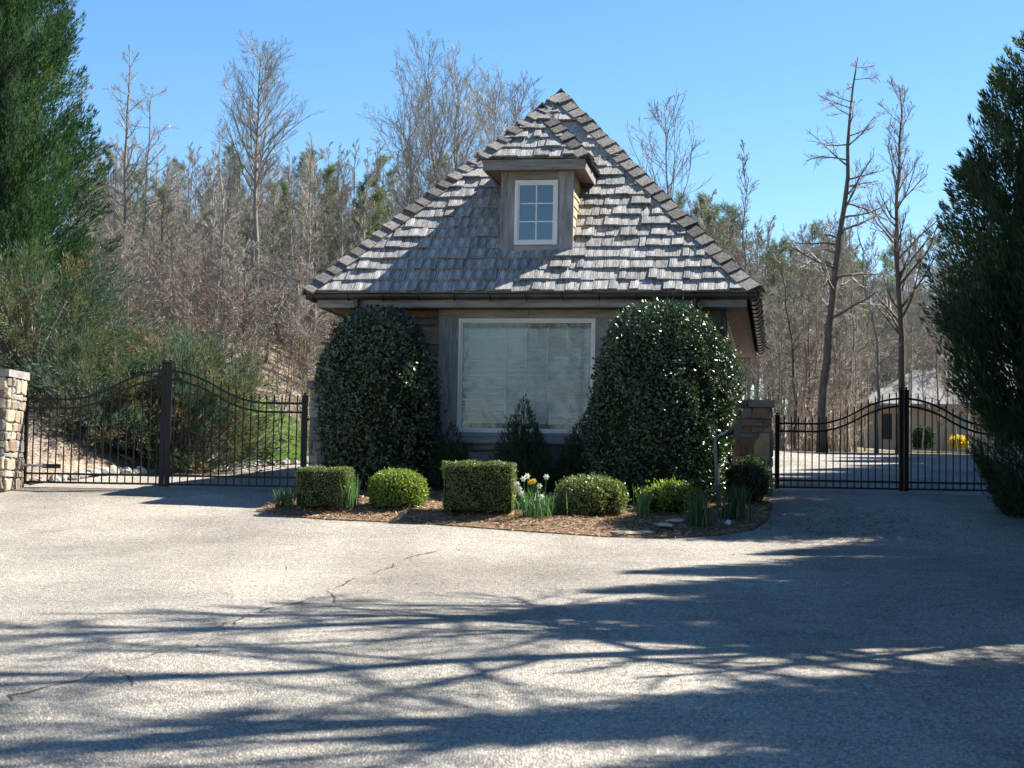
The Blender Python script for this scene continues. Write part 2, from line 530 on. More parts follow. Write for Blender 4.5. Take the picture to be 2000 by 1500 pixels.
gx_ = nonuni(-110, 110, .5, 4.0, -18, 24)
gy_ = nonuni(-30, 200, .5, 4.0, -4, 60)
V, F = grid_sheet(gx_, gy_)
ind = in_poly(V[:, 0], V[:, 1], DRIVE)
V[:, 2] -= np.where(ind, .12, .0)
tag(MB().add(V, F).build('ground', M['litter'], smooth=True), 'leaf strewn ground of the woodland and verges', kind='structure')

def poly_sheet(poly, zoff, step=0.25):
    """a triangulated sheet that follows the ground inside an outline, with a skirt round its edge"""
    import bmesh
    poly = np.asarray(poly, float)
    pts = []
    for a, b in zip(poly, np.roll(poly, -1, 0)):
        n = max(1, int(np.linalg.norm(b - a) / step))
        for t in np.arange(n) / n:
            pts.append(a + (b - a) * t)
    pts = np.array(pts)
    from mathutils.geometry import delaunay_2d_cdt
    x0, y0 = pts.min(0); x1, y1 = pts.max(0)
    GX, GY = np.meshgrid(np.arange(x0, x1, step), np.arange(y0, y1, step))
    ok = in_poly(GX.ravel(), GY.ravel(), pts)
    inner = np.stack([GX.ravel()[ok], GY.ravel()[ok]], 1)
    # drop inner points that sit on the outline
    keep = []
    for p in inner:
        if np.min(np.abs(pts - p).sum(1)) > step * .4: keep.append(p)
    allp = np.concatenate([pts, np.array(keep).reshape(-1, 2)])
    n = len(pts)
    vs, es, fs, *_ = delaunay_2d_cdt([Vector(p) for p in allp], [(i, (i + 1) % n) for i in range(n)], [], 0, 1e-6)
    vs = np.array([tuple(v) for v in vs])
    fs = [f for f in fs if in_poly(np.array([vs[list(f)].mean(0)[0]]), np.array([vs[list(f)].mean(0)[1]]), pts)[0]]
    return vs, np.array(fs), pts

vs, fs, edge = poly_sheet(DRIVE, 0, .6)
z = gz(vs[:, 0], vs[:, 1])
mb = MB().add(np.column_stack([vs, z]), fs)
n = len(edge)
ez = gz(edge[:, 0], edge[:, 1])
sk = np.concatenate([np.column_stack([edge, ez]), np.column_stack([edge, ez - .25])])
mb.add(sk, [(i, (i + 1) % n, n + (i + 1) % n, n + i) for i in range(n)])
drive = tag(mb.build('driveway', M['pave'], smooth=True), 'pale exposed aggregate driveway forking round the gatehouse', kind='structure')

def crack(pix, w):
    P = np.array([on_ground(*p) for p in pix])
    out = []
    for a, b in zip(P[:-1], P[1:]):
        m_ = max(2, int(np.linalg.norm(b - a) / .09))
        for t in np.arange(m_) / m_:
            out.append(a + (b - a) * t)
    out = np.array(out)
    wob = np.cumsum(RNG.normal(size=(len(out), 2)) * .022, 0)
    wob -= np.linspace(0, 1, len(out))[:, None] * wob[-1]
    out[:, :2] += wob + RNG.normal(size=(len(out), 2)) * .008
    tdir = nrm(np.gradient(out[:, :2], axis=0)); side = np.stack([-tdir[:, 1], tdir[:, 0]], 1)
    ww = w * 1.05 * RNG.uniform(.15, 1.6, len(out))[:, None] * (.55 + .45 * np.sin(np.arange(len(out)) * .37 + w * 900))[:, None]
    L_, R_ = out[:, :2] + side * ww, out[:, :2] - side * ww
    V = np.concatenate([np.column_stack([L_, gz(L_[:, 0], L_[:, 1]) + .004]), np.column_stack([R_, gz(R_[:, 0], R_[:, 1]) + .004])])
    n = len(out)
    MB().add(V, [(i, n + i, n + i + 1, i + 1) for i in range(n - 1)]).build('crack', M['crack'], drive)
crack([(865, 1066), (800, 1088), (742, 1114), (690, 1132), (632, 1152), (580, 1172), (480, 1200), (415, 1230)], .011)
crack([(330, 1272), (270, 1288), (190, 1304), (135, 1330), (70, 1350), (5, 1376)], .009)
crack([(632, 1152), (655, 1168), (668, 1190)], .006)
crack([(480, 1200), (470, 1222), (430, 1246), (392, 1262), (330, 1272)], .007)
crack([(190, 1304), (240, 1322), (262, 1346)], .006)
crack([(0, 1048), (60, 1043), (140, 1035)], .012)

BED_PX = [(500, 999), (560, 1009), (640, 1016), (740, 1020), (860, 1026), (960, 1034), (1060, 1041), (1180, 1049), (1300, 1052), (1400, 1047), (1470, 1036), (1502, 1016), (1508, 992), (1500, 972)]
BED = [tuple(on_ground(*p)[:2]) for p in BED_PX] + [(4.05, 26.8), (3.0, 33.2), (-1.8, 34.6), (-2.95, 30), (-3.15, 25.0)]
vs, fs, edge = poly_sheet(BED, 0, .16)
dist = np.min(np.linalg.norm(vs[:, None] - edge[None], axis=2), axis=1)
def bed_h(x, y):
    p = np.stack([np.atleast_1d(x), np.atleast_1d(y)], 1)
    d = np.min(np.linalg.norm(p[:, None] - edge[None], axis=2), axis=1)
    return gz(p[:, 0], p[:, 1]) + .015 + .09 * sstep(d / .7) + .012 * np.sin(p[:, 0] * 9 + 2 * np.sin(p[:, 1] * 7)) * np.minimum(1, d / .3)
zb = bed_h(vs[:, 0], vs[:, 1])
mb = MB().add(np.column_stack([vs, zb]), fs)
n = len(edge); eb = bed_h(edge[:, 0], edge[:, 1])
mb.add(np.concatenate([np.column_stack([edge, eb]), np.column_stack([edge, eb - .1])]), [(i, (i + 1) % n, n + (i + 1) % n, n + i) for i in range(n)])
tag(mb.build('mulch_bed', M['mulch'], smooth=True), 'brown mulched planting bed in front of the gatehouse', kind='structure')

def on_bed(px, py):
    d_ = ray(px, py)
    for Y in np.arange(19.5, 25.0, 0.02):
        p = d_ * (Y / d_[1])
        if p[2] <= float(bed_h(p[0], p[1])[0]): return p
    return p

# pine straw and chips lying on the bed and drifting over its edge
bp = np.array(BED); N = 26000
x = RNG.uniform(bp[:, 0].min() - .15, bp[:, 0].max() + .1, N); y = RNG.uniform(bp[:, 1].min() - .15, 24.4, N)
ins = in_poly(x, y, BED)
d = np.min(np.linalg.norm(np.stack([x, y], 1)[:, None] - edge[None], axis=2), axis=1) if N < 3000 else np.concatenate([np.min(np.linalg.norm(np.stack([x[i:i + 2000], y[i:i + 2000]], 1)[:, None] - edge[None], axis=2), axis=1) for i in range(0, N, 2000)])
ok = ins | ((d < .25) & (RNG.random(N) < .22 * np.exp(-d / .1)))
x, y, ins = x[ok], y[ok], ins[ok]
zz = np.concatenate([np.where(ins[i:i + 2000], bed_h(x[i:i + 2000], y[i:i + 2000]), gz(x[i:i + 2000], y[i:i + 2000])) for i in range(0, len(x), 2000)]) + RNG.uniform(.002, .02, len(x))
ang = RNG.uniform(0, 2 * math.pi, len(x))
Dn = np.stack([np.cos(ang), np.sin(ang), RNG.normal(0, .25, len(x))], 1)
V, F = leaves(np.stack([x, y, zz], 1), Dn, nrm(RNG.normal(size=(len(x), 3)) * .35 + [0, 0, 1]), RNG.uniform(.03, .13, len(x)), RNG.uniform(.006, .022, len(x)))
tag(MB().add(V, F).build('pine_straw', M['straw']), 'loose tan pine straw and wood chips over the bed', kind='stuff')

# left bank of mulch, lawn patch beyond the drive
def patch(name, mat, poly, zoff, label, step=.4):
    v_, f_, e_ = poly_sheet(poly, 0, step)
    return tag(MB().add(np.column_stack([v_, gz(v_[:, 0], v_[:, 1]) + zoff]), f_).build(name, mat, smooth=True), label, kind='structure')
patch('bank', M['bankmulch'], [(-7.45, 24.95), (-6.7, 26.2), (-6.05, 28), (-5.6, 30.4), (-4.9, 31.9), (-5.2, 33), (-9, 37), (-22, 37), (-22, 24.5), (-9, 24.4)], .02, 'grey brown mulched bank behind the open driveway gate')
LAWN = [(-5.6, 33.0), (-4.75, 32.1), (-3.7, 33.8), (-2.0, 35.7), (-1.0, 37), (-1.2, 41), (-3.4, 42), (-7.5, 41.5), (-8, 36.5)]
patch('lawn', M['soil'], LAWN, .025, 'strip of green lawn behind the left driveway')
lp = np.array(LAWN); N = 30000
x = RNG.uniform(lp[:, 0].min(), lp[:, 0].max(), N); y = RNG.uniform(lp[:, 1].min(), lp[:, 1].max(), N)
ok = in_poly(x, y, LAWN); x, y = x[ok], y[ok]
Dn = nrm(RNG.normal(size=(len(x), 3)) * .35 + [0, 0, 1])
V, F = leaves(np.stack([x, y, gz(x, y) + .02], 1), Dn, rand_dir(len(x)), RNG.uniform(.05, .11, len(x)), .012)
tag(MB().add(V, F).build('grass', M['grass']), 'short green grass of the lawn strip', kind='stuff')

# leaf debris on the drive by the right branch
N = 900
x = RNG.normal(3.9, 1.2, N); y = RNG.normal(21.6, 1.3, N)
ok = ~in_poly(x, y, BED) & (x > 2.6)
x, y = x[ok], y[ok]
V, F = leaves(np.stack([x, y, gz(x, y) + .008], 1), np.stack([RNG.normal(size=len(x)), RNG.normal(size=len(x)), RNG.normal(0, .15, len(x))], 1), nrm(RNG.normal(size=(len(x), 3)) * .3 + [0, 0, 1]), RNG.uniform(.025, .07, len(x)), RNG.uniform(.015, .035, len(x)))
tag(MB().add(V, F).build('leaf_debris', M['russet']), 'dry brown leaves scattered over the right drive', kind='stuff')

N = 420
x = RNG.uniform(-9, 8, N); y = 7 + 17 * RNG.random(N) ** .8
ok = ~in_poly(x, y, BED); x, y = x[ok], y[ok]
V, F = leaves(np.stack([x, y, gz(x, y) + .006], 1), np.stack([RNG.normal(size=len(x)), RNG.normal(size=len(x)), RNG.normal(0, .2, len(x))], 1), nrm(RNG.normal(size=(len(x), 3)) * .35 + [0, 0, 1]), RNG.uniform(.015, .05, len(x)), RNG.uniform(.008, .02, len(x)))
tag(MB().add(V, F).build('leaf_litter', M['russet']), 'stray bits of dry leaf on the open drive', kind='stuff')

# ------------------------------------------------------------------ gatehouse
YAW = R(9.48)
GH = Vector((0.185, 24.0, 0.0))
gh = thing('gatehouse', 'small stone gatehouse with steep wood shake hip roof and dormer', 'gatehouse', GH, -YAW)
W_, DEP = 3.42, 9.44
ZE, PITCHR = 2.95, 1.12
ZA = ZE + W_ * PITCHR
def loc2w(a, b, z_):
    c_, s_ = math.cos(YAW), math.sin(YAW)
    return np.array([GH.x + a * c_ + b * s_, GH.y - a * s_ + b * c_, z_])

# body: front stone wall, set-back body behind it
wall = MB().box((-2.8, .66, -.5), (2.9, .95, 2.78)).box((-2.7, .95, -.5), (2.05, DEP - .75, 2.78)).build('wall', M['mortar'], gh)

STONE_M = ['stone0', 'stone0', 'stone1', 'stone2', 'stone2', 'stone3']
def stone_mesh(w, h, t, jit, mat, pts=None):
    """a rough stone: outline in x,z; it stands out towards -y"""
    if pts is None:
        c = min(w, h) * random.uniform(.06, .2)
        pts = [(c, 0), (w * .5, 0), (w - c, 0), (w, c), (w, h - c), (w - c, h), (w * .45, h), (c, h), (0, h - c), (0, c)]
        pts = [(px + random.uniform(-1, 1) * jit, pz + random.uniform(-1, 1) * jit) for px, pz in pts]
    P = np.array(pts); n = len(P); cen = P.mean(0)
    k = min(.93, max(.5, 1 - .03 / max(.05, min(w, h))))
    tilt = np.array([random.uniform(-.12, .12), random.uniform(-.12, .12)])
    def ring(sc, y_):
        Q = cen + (P - cen) * sc
        return np.column_stack([Q[:, 0], np.full(n, y_) - ((Q - cen) @ tilt) * (1 if y_ < 0 else 0), Q[:, 1]])
    V = np.concatenate([ring(1, .02), ring(1, -t * .55), ring(k, -t)])
    b = MB()
    fs = [(i, (i + 1) % n, n + (i + 1) % n, n + i) for i in range(n)] + [(n + i, n + (i + 1) % n, 2 * n + (i + 1) % n, 2 * n + i) for i in range(n)]
    b.poly(V, fs + [tuple(range(2 * n, 3 * n))])
    return b.mesh('stone', mat)

def lay_stones(parent, x0, x1, z0, z1, frame, skip=None, hmin=.09, hmax=.26, wmin=.16, wmax=.55, mats=STONE_M, t=(.03, .07), keep=None):
    """rubble courses on a wall face; frame maps (x, -y out, z) into the parent"""
    z_ = z0
    while z_ < z1 - .04:
        h = min(random.uniform(hmin, hmax), z1 - z_)
        if z1 - z_ - h < .06: h = z1 - z_
        x_ = x0 - random.uniform(0, .1)
        first = True
        while x_ < x1 - .03:
            w = random.uniform(wmin, wmax)
            xs_, xe = max(x0, x_), min(x1, x_ + w)
            if x1 - xe < .1: xe = x1
            x_ = xe
            if xe - xs_ < .05: continue
            subs = [(z_, h)]
            if h > .2 and random.random() < .35:
                f_ = random.uniform(.35, .65); subs = [(z_, h * f_), (z_ + h * f_, h * (1 - f_))]
            for zz_, hh in subs:
                cx, cz = (xs_ + xe) / 2, zz_ + hh / 2
                if skip and skip(cx, cz, xe - xs_, hh): continue
                if keep and not keep(cx, cz): continue
                me = stone_mesh(xe - xs_ - .009, hh - .009, random.uniform(*t), .016, M[random.choice(mats)])
                link('stone', me, parent, frame @ Matrix.Translation((xs_ + .0045, 0, zz_ + .0045)))
        z_ += h
SUR = (-1.44, 1.33, .70)
lay_stones(wall, -2.8, 2.9, -.1, 2.76, Matrix.Translation((0, .66, 0)), skip=lambda cx, cz, w, h: SUR[0] - .02 < cx < SUR[1] + .02 and cz > SUR[2] - .02,
           hmin=.12, hmax=.32, wmin=.22, wmax=.62)
lay_stones(wall, 0, .29, -.1, 2.76, Matrix.Translation((2.9, .66, 0)) @ Matrix.Rotation(math.pi / 2, 4, 'Z'), hmin=.12, hmax=.3)

# window surround boards
def board(parent, lo, hi, mat, name='board'):
    b = MB(); e = .004
    b.box(lo, hi)
    o = b.build(name, mat, parent)
    return o
sur = MB().box((-1.40, .60, .74), (1.29, .66, 2.75)).build('window_surround', M['board'], gh)
# four boards of the surround, proud of the backing (built as a frame with the opening left to the window)
board(sur, (-1.44, .565, .86), (-1.135, .64, 2.62), M['board'])
board(sur, (.995, .565, .86), (1.33, .64, 2.62), M['board'])
board(sur, (-1.44, .56, 2.625), (-.05, .64, 2.755), M['board_h'])
board(sur, (-.045, .561, 2.625), (1.33, .64, 2.755), M['board_h'])
board(sur, (-1.46, .545, .70), (1.35, .66, .855), M['board_h'])
# the big window
wx0, wx1, wz0, wz1 = -1.13, .99, .865, 2.62
win = MB().box((wx0 + .04, .598, wz0 + .04), (wx1 - .04, .6, wz1 - .04)).build('window', M['glass'], gh)
# replace the slab pane by a clean single sheet of glass
def frame_mb(x0, x1, z0, z1, w, y0, y1):
    b = MB()
    b.box((x0, y0, z0), (x0 + w, y1, z1)); b.box((x1 - w, y0, z0), (x1, y1, z1))
    b.box((x0 + w, y0 + .001, z0), (x1 - w, y1, z0 + w)); b.box((x0 + w, y0 + .001, z1 - w), (x1 - w, y1, z1))
    return b
frame_mb(wx0, wx1, wz0, wz1, .045, .555, .63).build('frame', M['white'], win)
frame_mb(wx0 + .045, wx1 - .045, wz0 + .045, wz1 - .045, .022, .575, .63).build('sash', M['white'], win)
b = MB()
gw, ghh = wx1 - wx0 - .14, wz1 - wz0 - .14
for i in range(1, 6):
    xx = wx0 + .07 + gw * i / 6
    b.box((xx - .004, .602, wz0 + .06), (xx + .004, .606, wz1 - .06))
for i in range(1, 6):
    zz_ = wz0 + .07 + ghh * i / 6
    b.box((wx0 + .06, .6025, zz_ - .004), (wx1 - .06, .6055, zz_ + .004))
b.build('muntin', M['blind'], win)
# venetian blind behind the glass
b = MB(); ns = 46
for i in range(ns):
    zz_ = wz0 + .07 + (ghh) * (i + .5) / ns
    T_ = Matrix.Translation((0, .631, zz_)) @ Matrix.Rotation(R(50 + random.uniform(-3, 3)), 4, 'X')
    b.box((wx0 + .065, -.0185, -.0006), (wx1 - .065, .0185, .0006), T_)
b.build('blind', M['blind'], win)
b = MB()
for i in range(7):
    xx = wx0 + .12 + (gw - .1) * i / 6
    b.box((xx - .004, .616, wz0 + .06), (xx + .004, .618, wz1 - .06))
b.box((wx0 + .06, .616, wz1 - .10), (wx1 - .06, .65, wz1 - .065))
b.build('blind_cord', M['blind'], win)
# carve the backing out behind the window: dark room box
sur.data = frame_mb(-1.40, 1.29, .74, 2.75, .27, .60, .66).mesh('window_surround', M['board'])
room = MB().box((wx0 + .02, .655, wz0 + .02), (wx1 - .02, .6585, wz1 - .02)).build('room_curtain', M['blind'], win)

# roof deck
A_, B_, C_, D_ = (-W_, .02, ZE), (W_, .02, ZE), (W_, DEP, ZE), (-W_, DEP, ZE)
R1, R2 = (0, W_ + .02, ZA), (0, DEP - W_, ZA)
roof = MB().poly([A_, B_, C_, D_, R1, R2], [(0, 1, 4), (1, 2, 5, 4), (2, 3, 5), (3, 0, 4, 5)]).build('roof', M['shake'], gh)

def clip_poly(P, inside):
    """clip a polygon by half-planes given as (a, b, c): a*x + b*y + c >= 0"""
    for a, b_, c_ in inside:
        out = []
        for i in range(len(P)):
            p, q = P[i], P[(i + 1) % len(P)]
            dp, dq = a * p[0] + b_ * p[1] + c_, a * q[0] + b_ * q[1] + c_
            if dp >= 0: out.append(p)
            if (dp >= 0) != (dq >= 0):
                t = dp / (dp - dq)
                out.append((p[0] + (q[0] - p[0]) * t, p[1] + (q[1] - p[1]) * t))
        P = out
        if len(P) < 3: return []
    return P

LEN = .47
def shingle_prism(b, P, v0, hb, ht=.006, dx=0, dv=0, cup=0.0):
    """wedge: thick at the butt, thin at the head; P in (u, v)"""
    P = np.array(P); n = len(P)
    top = hb + (ht - hb) * np.clip((P[:, 1] - v0) / LEN, 0, 1)
    V = np.concatenate([np.column_stack([P[:, 0] - dx, P[:, 1] - dv, np.maximum(0, top - .03)]), np.column_stack([P[:, 0] - dx, P[:, 1] - dv, top])])
    b.poly(V, [tuple(range(n))[::-1], tuple(range(n, 2 * n))] + [(i, (i + 1) % n, n + (i + 1) % n, n + i) for i in range(n)])

SHARED = {}
def shingles(parent, O, u, v, width, vmax, halfplanes, exp, mat, budget, hide=None, gap=.006):
    """courses of split shakes; pieces past the budget are joined into one part"""
    O, u, v = Vector(O), Vector(u).normalized(), Vector(v).normalized()
    n_ = u.cross(v)
    FM = Matrix((u, v, n_)).transposed().to_4x4(); FM.translation = O
    rest = MB(); made = 0
    k = -1
    while (k + 1) * exp < vmax:
        k += 1
        v0 = k * exp
        x_ = -random.uniform(0, .12)
        while x_ < width:
            w = random.choice((.10, .13, .16, .18, .21, .24))
            va = v0 - (random.random() ** 3) * .03
            hb = random.choice((.048, .058, .068, .082)) + .004 * (random.random() < .5)
            notch = random.choice((0, 0, .008, -.008, .014))
            rect = [(x_, va), (x_ + w * .5, va + notch * .5), (x_ + w - gap, va + notch), (x_ + w - gap, v0 + LEN), (x_, v0 + LEN)]
            P = clip_poly(rect, list(halfplanes) + [(0, -1, vmax - .01)])
            cx = x_ + w / 2
            x_ += w
            if len(P) < 3: continue
            ar = abs(sum(P[i][0] * P[(i + 1) % len(P)][1] - P[(i + 1) % len(P)][0] * P[i][1] for i in range(len(P)))) / 2
            if ar < .004: continue
            if hide and hide(cx, v0): continue
            if made < budget:
                if len(P) == 5 and abs(P[0][0] - rect[0][0]) < 1e-9 and ar > w * LEN * .9:
                    key = (w, hb, notch, mat.name, random.randrange(2))
                    if key not in SHARED:
                        bb = MB(); shingle_prism(bb, [(p[0] - rect[0][0], p[1] - va) for p in rect], 0, hb)
                        SHARED[key] = bb.mesh('shingle', mat)
                    me = SHARED[key]; off = (rect[0][0], va)
                else:
                    bb = MB(); shingle_prism(bb, P, v0, hb, dx=rect[0][0], dv=va); me = bb.mesh('shingle', mat); off = (rect[0][0], va)
                T_ = FM @ Matrix.Translation((off[0], off[1], 0)) @ Matrix.Rotation(random.gauss(0, .012), 4, 'Z')
                link('shingle', me, parent, T_)
                made += 1
            else:
                bb = MB(); shingle_prism(rest, P, v0, hb)
    if rest.n:
        Vx = np.concatenate(rest.v)
        rest.v = [Vx @ np.array(FM.to_3x3()).T + np.array(O)]
        tag(rest.build('shingles', mat, parent), kind='stuff')
    return made

sl = math.hypot(1, PITCHR)
def hip_planes(half, g=.03):
    # front-type triangle of width 2*half: u from 0..2half, v along slope; plan run = v/sl
    return [(1, -1 / sl, -g), (-1, -1 / sl, 2 * half - g)]
DA, DB = .03, .62              # dormer centre and front wall
def under_dormer(x_, v0):
    a = x_ - W_; run = v0 / sl
    return abs(a - DA) < .50 and run > DB + .02 and run < 2.75
made = shingles(roof, A_, (1, 0, 0), (0, 1, PITCHR), 2 * W_, W_ * sl, hip_planes(W_), .255, M['shake'], 268, under_dormer)
L_ = DEP - .02
side_hp = [(1, -1 / sl, -.03), (-1, -1 / sl, L_ - .03)]
shingles(roof, B_, (0, 1, 0), (-1, 0, PITCHR), L_, W_ * sl, side_hp, .255, M['shake'], 0)
shingles(roof, D_, (0, -1, 0), (1, 0, PITCHR), L_, W_ * sl, side_hp, .255, M['shake'], 0)
shingles(roof, C_, (-1, 0, 0), (0, -1, PITCHR), 2 * W_, W_ * sl, hip_planes(W_), .255, M['shake'], 0)

def caps(parent, P0, P1, n1, n2, exp=.255, w=.165, L=.43, hi=.088, lo=.04, mat=None):
    """overlapping cap shakes along a hip or ridge: each cap two boards meeting on the line"""
    P0, P1 = Vector(P0), Vector(P1); n1, n2 = Vector(n1).normalized(), Vector(n2).normalized()
    h = (P1 - P0).normalized(); tot = (P1 - P0).length
    s = 0.0
    while s < tot - .05:
        b = MB()
        j = random.uniform(-.015, .015); kick = hi + random.uniform(-.012, .02)
        e = min(s + L, tot + .06)
        for nn, oo in ((n1, n2), (n2, n1)):
            side = nn.cross(h)
            if side.dot(oo) > 0: side = -side
            ww = w * random.uniform(.92, 1.1)
            up = (n1 + n2).normalized()
            def pt(q, sd, off):
                return P0 + h * (q + j) + side * sd + nn * off
            c0 = P0 + h * (s + j) + up * (kick / max(.3, up.dot(nn))); c1 = P0 + h * e + up * (lo / max(.3, up.dot(nn)))
            V = [pt(s, ww, kick - .034), c0 - up * .034, c1 - up * .03, pt(e, ww, lo - .03), pt(s + random.uniform(-.012, .012), ww, kick), c0, c1, pt(e, ww, lo)]
            b.poly([tuple(q) for q in V], [(0, 1, 2, 3), (7, 6, 5, 4), (4, 5, 1, 0), (5, 6, 2, 1), (6, 7, 3, 2), (7, 4, 0, 3)])
        b.build('hip_cap', mat or M['cap'], parent)
        s += exp
nF, nR, nB, nL = (0, -PITCHR, 1), (PITCHR, 0, 1), (0, PITCHR, 1), (-PITCHR, 0, 1)
caps(roof, B_, R1, nF, nR); caps(roof, A_, R1, nF, nL)
caps(roof, R1, R2, nR, nL, w=.15); caps(roof, C_, R2, nB, nR); caps(roof, D_, R2, nB, nL)
# eaves: fascia, soffit, gutters
fb = .15
for lo, hi in (((-W_ + fb, fb, 2.745), (W_ - fb, fb + .035, 2.93)),):
    seg = np.linspace(lo[0], hi[0], 4)
    for i in range(3):
        MB().box((seg[i] + .002, lo[1], lo[2]), (seg[i + 1] - .002, hi[1], hi[2])).build('fascia', M['board_h'], gh)
MB().box((W_ - fb - .035, fb + .036, 2.745), (W_ - fb, DEP - fb, 2.93)).build('fascia', M['soffit'], gh)
MB().box((-W_ + fb, fb + .036, 2.745), (-W_ + fb + .035, DEP - fb, 2.93)).build('fascia', M['soffit'], gh)
MB().box((-W_ + fb + .036, DEP - fb - .035, 2.745), (W_ - fb - .036, DEP - fb, 2.93)).build('fascia', M['soffit'], gh)
soff = MB().box((-W_ + fb + .036, fb + .036, 2.765), (W_ - fb - .036, DEP - fb - .036, 2.785)).build('soffit', M['soffit'], gh)
for i, (x0, x1) in enumerate(((2.06, 2.42), (2.425, 2.86), (2.93, 3.225))):
    MB().box((x0, fb + .05, 2.755), (x1, DEP - fb - .05, 2.766)).build('plank', M['soffit'], soff)
for i, (x0, x1) in enumerate(((-3.22, -3.0), (-2.995, -2.81))):
    MB().box((x0, fb + .05, 2.755), (x1, DEP - fb - .05, 2.766)).build('plank', M['soffit'], soff)
b = MB()
for k in range(34):
    y0 = .5 + k * .25
    b.box((2.868, y0, 2.757), (2.922, y0 + .035, 2.764))
b.box((2.866, .3, 2.760), (2.872, DEP - .4, 2.7645)); b.box((2.918, .3, 2.760), (2.924, DEP - .4, 2.7645))
b.build('soffit_vent', M['white'], soff)

def gutter(p0, p1, out):
    """half-round gutter hung along an eave; out = horizontal unit vector away from the house"""
    p0, p1, out = np.array(p0, float), np.array(p1, float), np.array(out, float)
    r = .075
    a = np.linspace(0, math.pi, 11)
    prof_o = [(-r * math.cos(t), -r * math.sin(t)) for t in a]; prof_i = [(-(r - .006) * math.cos(t), -(r - .006) * math.sin(t)) for t in a][::-1]
    prof = [(r + .008, .008)] + prof_o[::-1][0:0] + prof_o[::-1] + prof_i[::-1][0:0]
    ring = prof_o + prof_i
    k = len(ring); V = []
    for p in (p0, p1):
        for o_, z_ in ring: V.append(p + out * o_ + np.array([0, 0, z_]))
    b = MB().poly(V, [(i, (i + 1) % k, k + (i + 1) % k, k + i) for i in range(k)])
    # rolled front bead and closed ends
    b.tube([p0 + out * r, p1 + out * r], .011, 8)
    for p in (p0, p1):
        b.poly([p + out * o_ + np.array([0, 0, z_]) for o_, z_ in prof_o], [tuple(range(len(prof_o)))])
    g = b.build('gutter', M['gutter'], gh)
    L = np.linalg.norm(p1 - p0); d_ = (p1 - p0) / L
    n = int(L / .55)
    for i in range(n + 1):
        q = p0 + d_ * (.12 + (L - .24) * i / n)
        pts = [q + out * (-(r + .008) * math.cos(t)) + np.array([0, 0, -(r + .008) * math.sin(t)]) for t in a]
        bb = MB().tube(pts, .009, 6)
        bb.build('bracket', M['iron'], g)
gz_ = 2.925
gutter((-W_ - .0, .065, gz_), (W_ + .0, .065, gz_), (0, -1, 0))
gutter((W_ - .06, .15, gz_ - .002), (W_ - .06, DEP - .1, gz_ - .002), (1, 0, 0))
gutter((-W_ + .06, .15, gz_ - .002), (-W_ + .06, DEP - .1, gz_ - .002), (-1, 0, 0))
for a in (-2.62, 2.52):
    MB().tube([(a, .065, 2.86), (a, .075, 2.76), (a, .11, 2.70), (a, .45, 2.45), (a, .555, 2.38), (a, .565, 2.30), (a, .565, .15)], .042, 10).build('downspout', M['gutter'], gh)

# ------------------------------------------------------------------ dormer (part of the gatehouse)
dz0 = ZE + (DB - .02) * PITCHR - .02
DX0, DX1, DZ1 = DA - .545, DA + .585, 4.90
dback = 2.45
dorm = MB().poly([(DX0 + .03, DB + .05, dz0 - .1), (DX1 - .03, DB + .05, dz0 - .1), (DX1 - .03, DB + .05, DZ1), (DX0 + .03, DB + .05, DZ1), (DX0 + .03, dback, DZ1 - .2), (DX1 - .03, dback, DZ1 - .2), (DX1 - .03, dback, DZ1), (DX0 + .03, dback, DZ1)],
                 [(1, 5, 6, 2), (0, 3, 7, 4), (2, 6, 7, 3), (0, 4, 5, 1), (4, 7, 6, 5)]).build('dormer', M['board'], gh)
ex0, ex1, ez0, ez1 = DA - .325, DA + .345, 3.765, 4.765      # dormer window outline
board(dorm, (DX0, DB, dz0), (ex0, DB + .05, DZ1), M['board'])
board(dorm, (ex1, DB, dz0), (DX1, DB + .05, DZ1), M['board'])
board(dorm, (ex0 + .001, DB + .002, ez1), (ex1 - .001, DB + .05, DZ1), M['board_h'])
board(dorm, (ex0 + .001, DB + .002, dz0 - .01), (ex1 - .001, DB + .05, ez0), M['board_h'])
MB().box((DX0 - .05, DB - .05, dz0 - .03), (DX1 + .05, DB - .002, dz0 + .015)).build('flashing', M['gutter'], dorm)
# clapboards on the sunlit right cheek (and the left one)
for sx, X in ((1, DX1 - .03), (-1, DX0 + .03)):
    zc = dz0
    k = 0
    while zc < DZ1 - .05:
        yb = DB + .055; y1 = min(dback, (zc + .2 - ZE) / PITCHR + .1)
        x0, x1 = (X, X + .022) if sx > 0 else (X - .022, X)
        MB().poly([(X, yb, zc), (X + sx * .026, yb, zc), (X + sx * .010, yb, zc + .155), (X, yb, zc + .155), (X, y1, zc), (X + sx * .026, y1, zc), (X + sx * .010, y1, zc + .155), (X, y1, zc + .155)],
                  [(0, 1, 2, 3), (4, 7, 6, 5), (0, 4, 5, 1), (1, 5, 6, 2), (2, 6, 7, 3)]).build('clapboard', M['cheek'], dorm)
        zc += .158
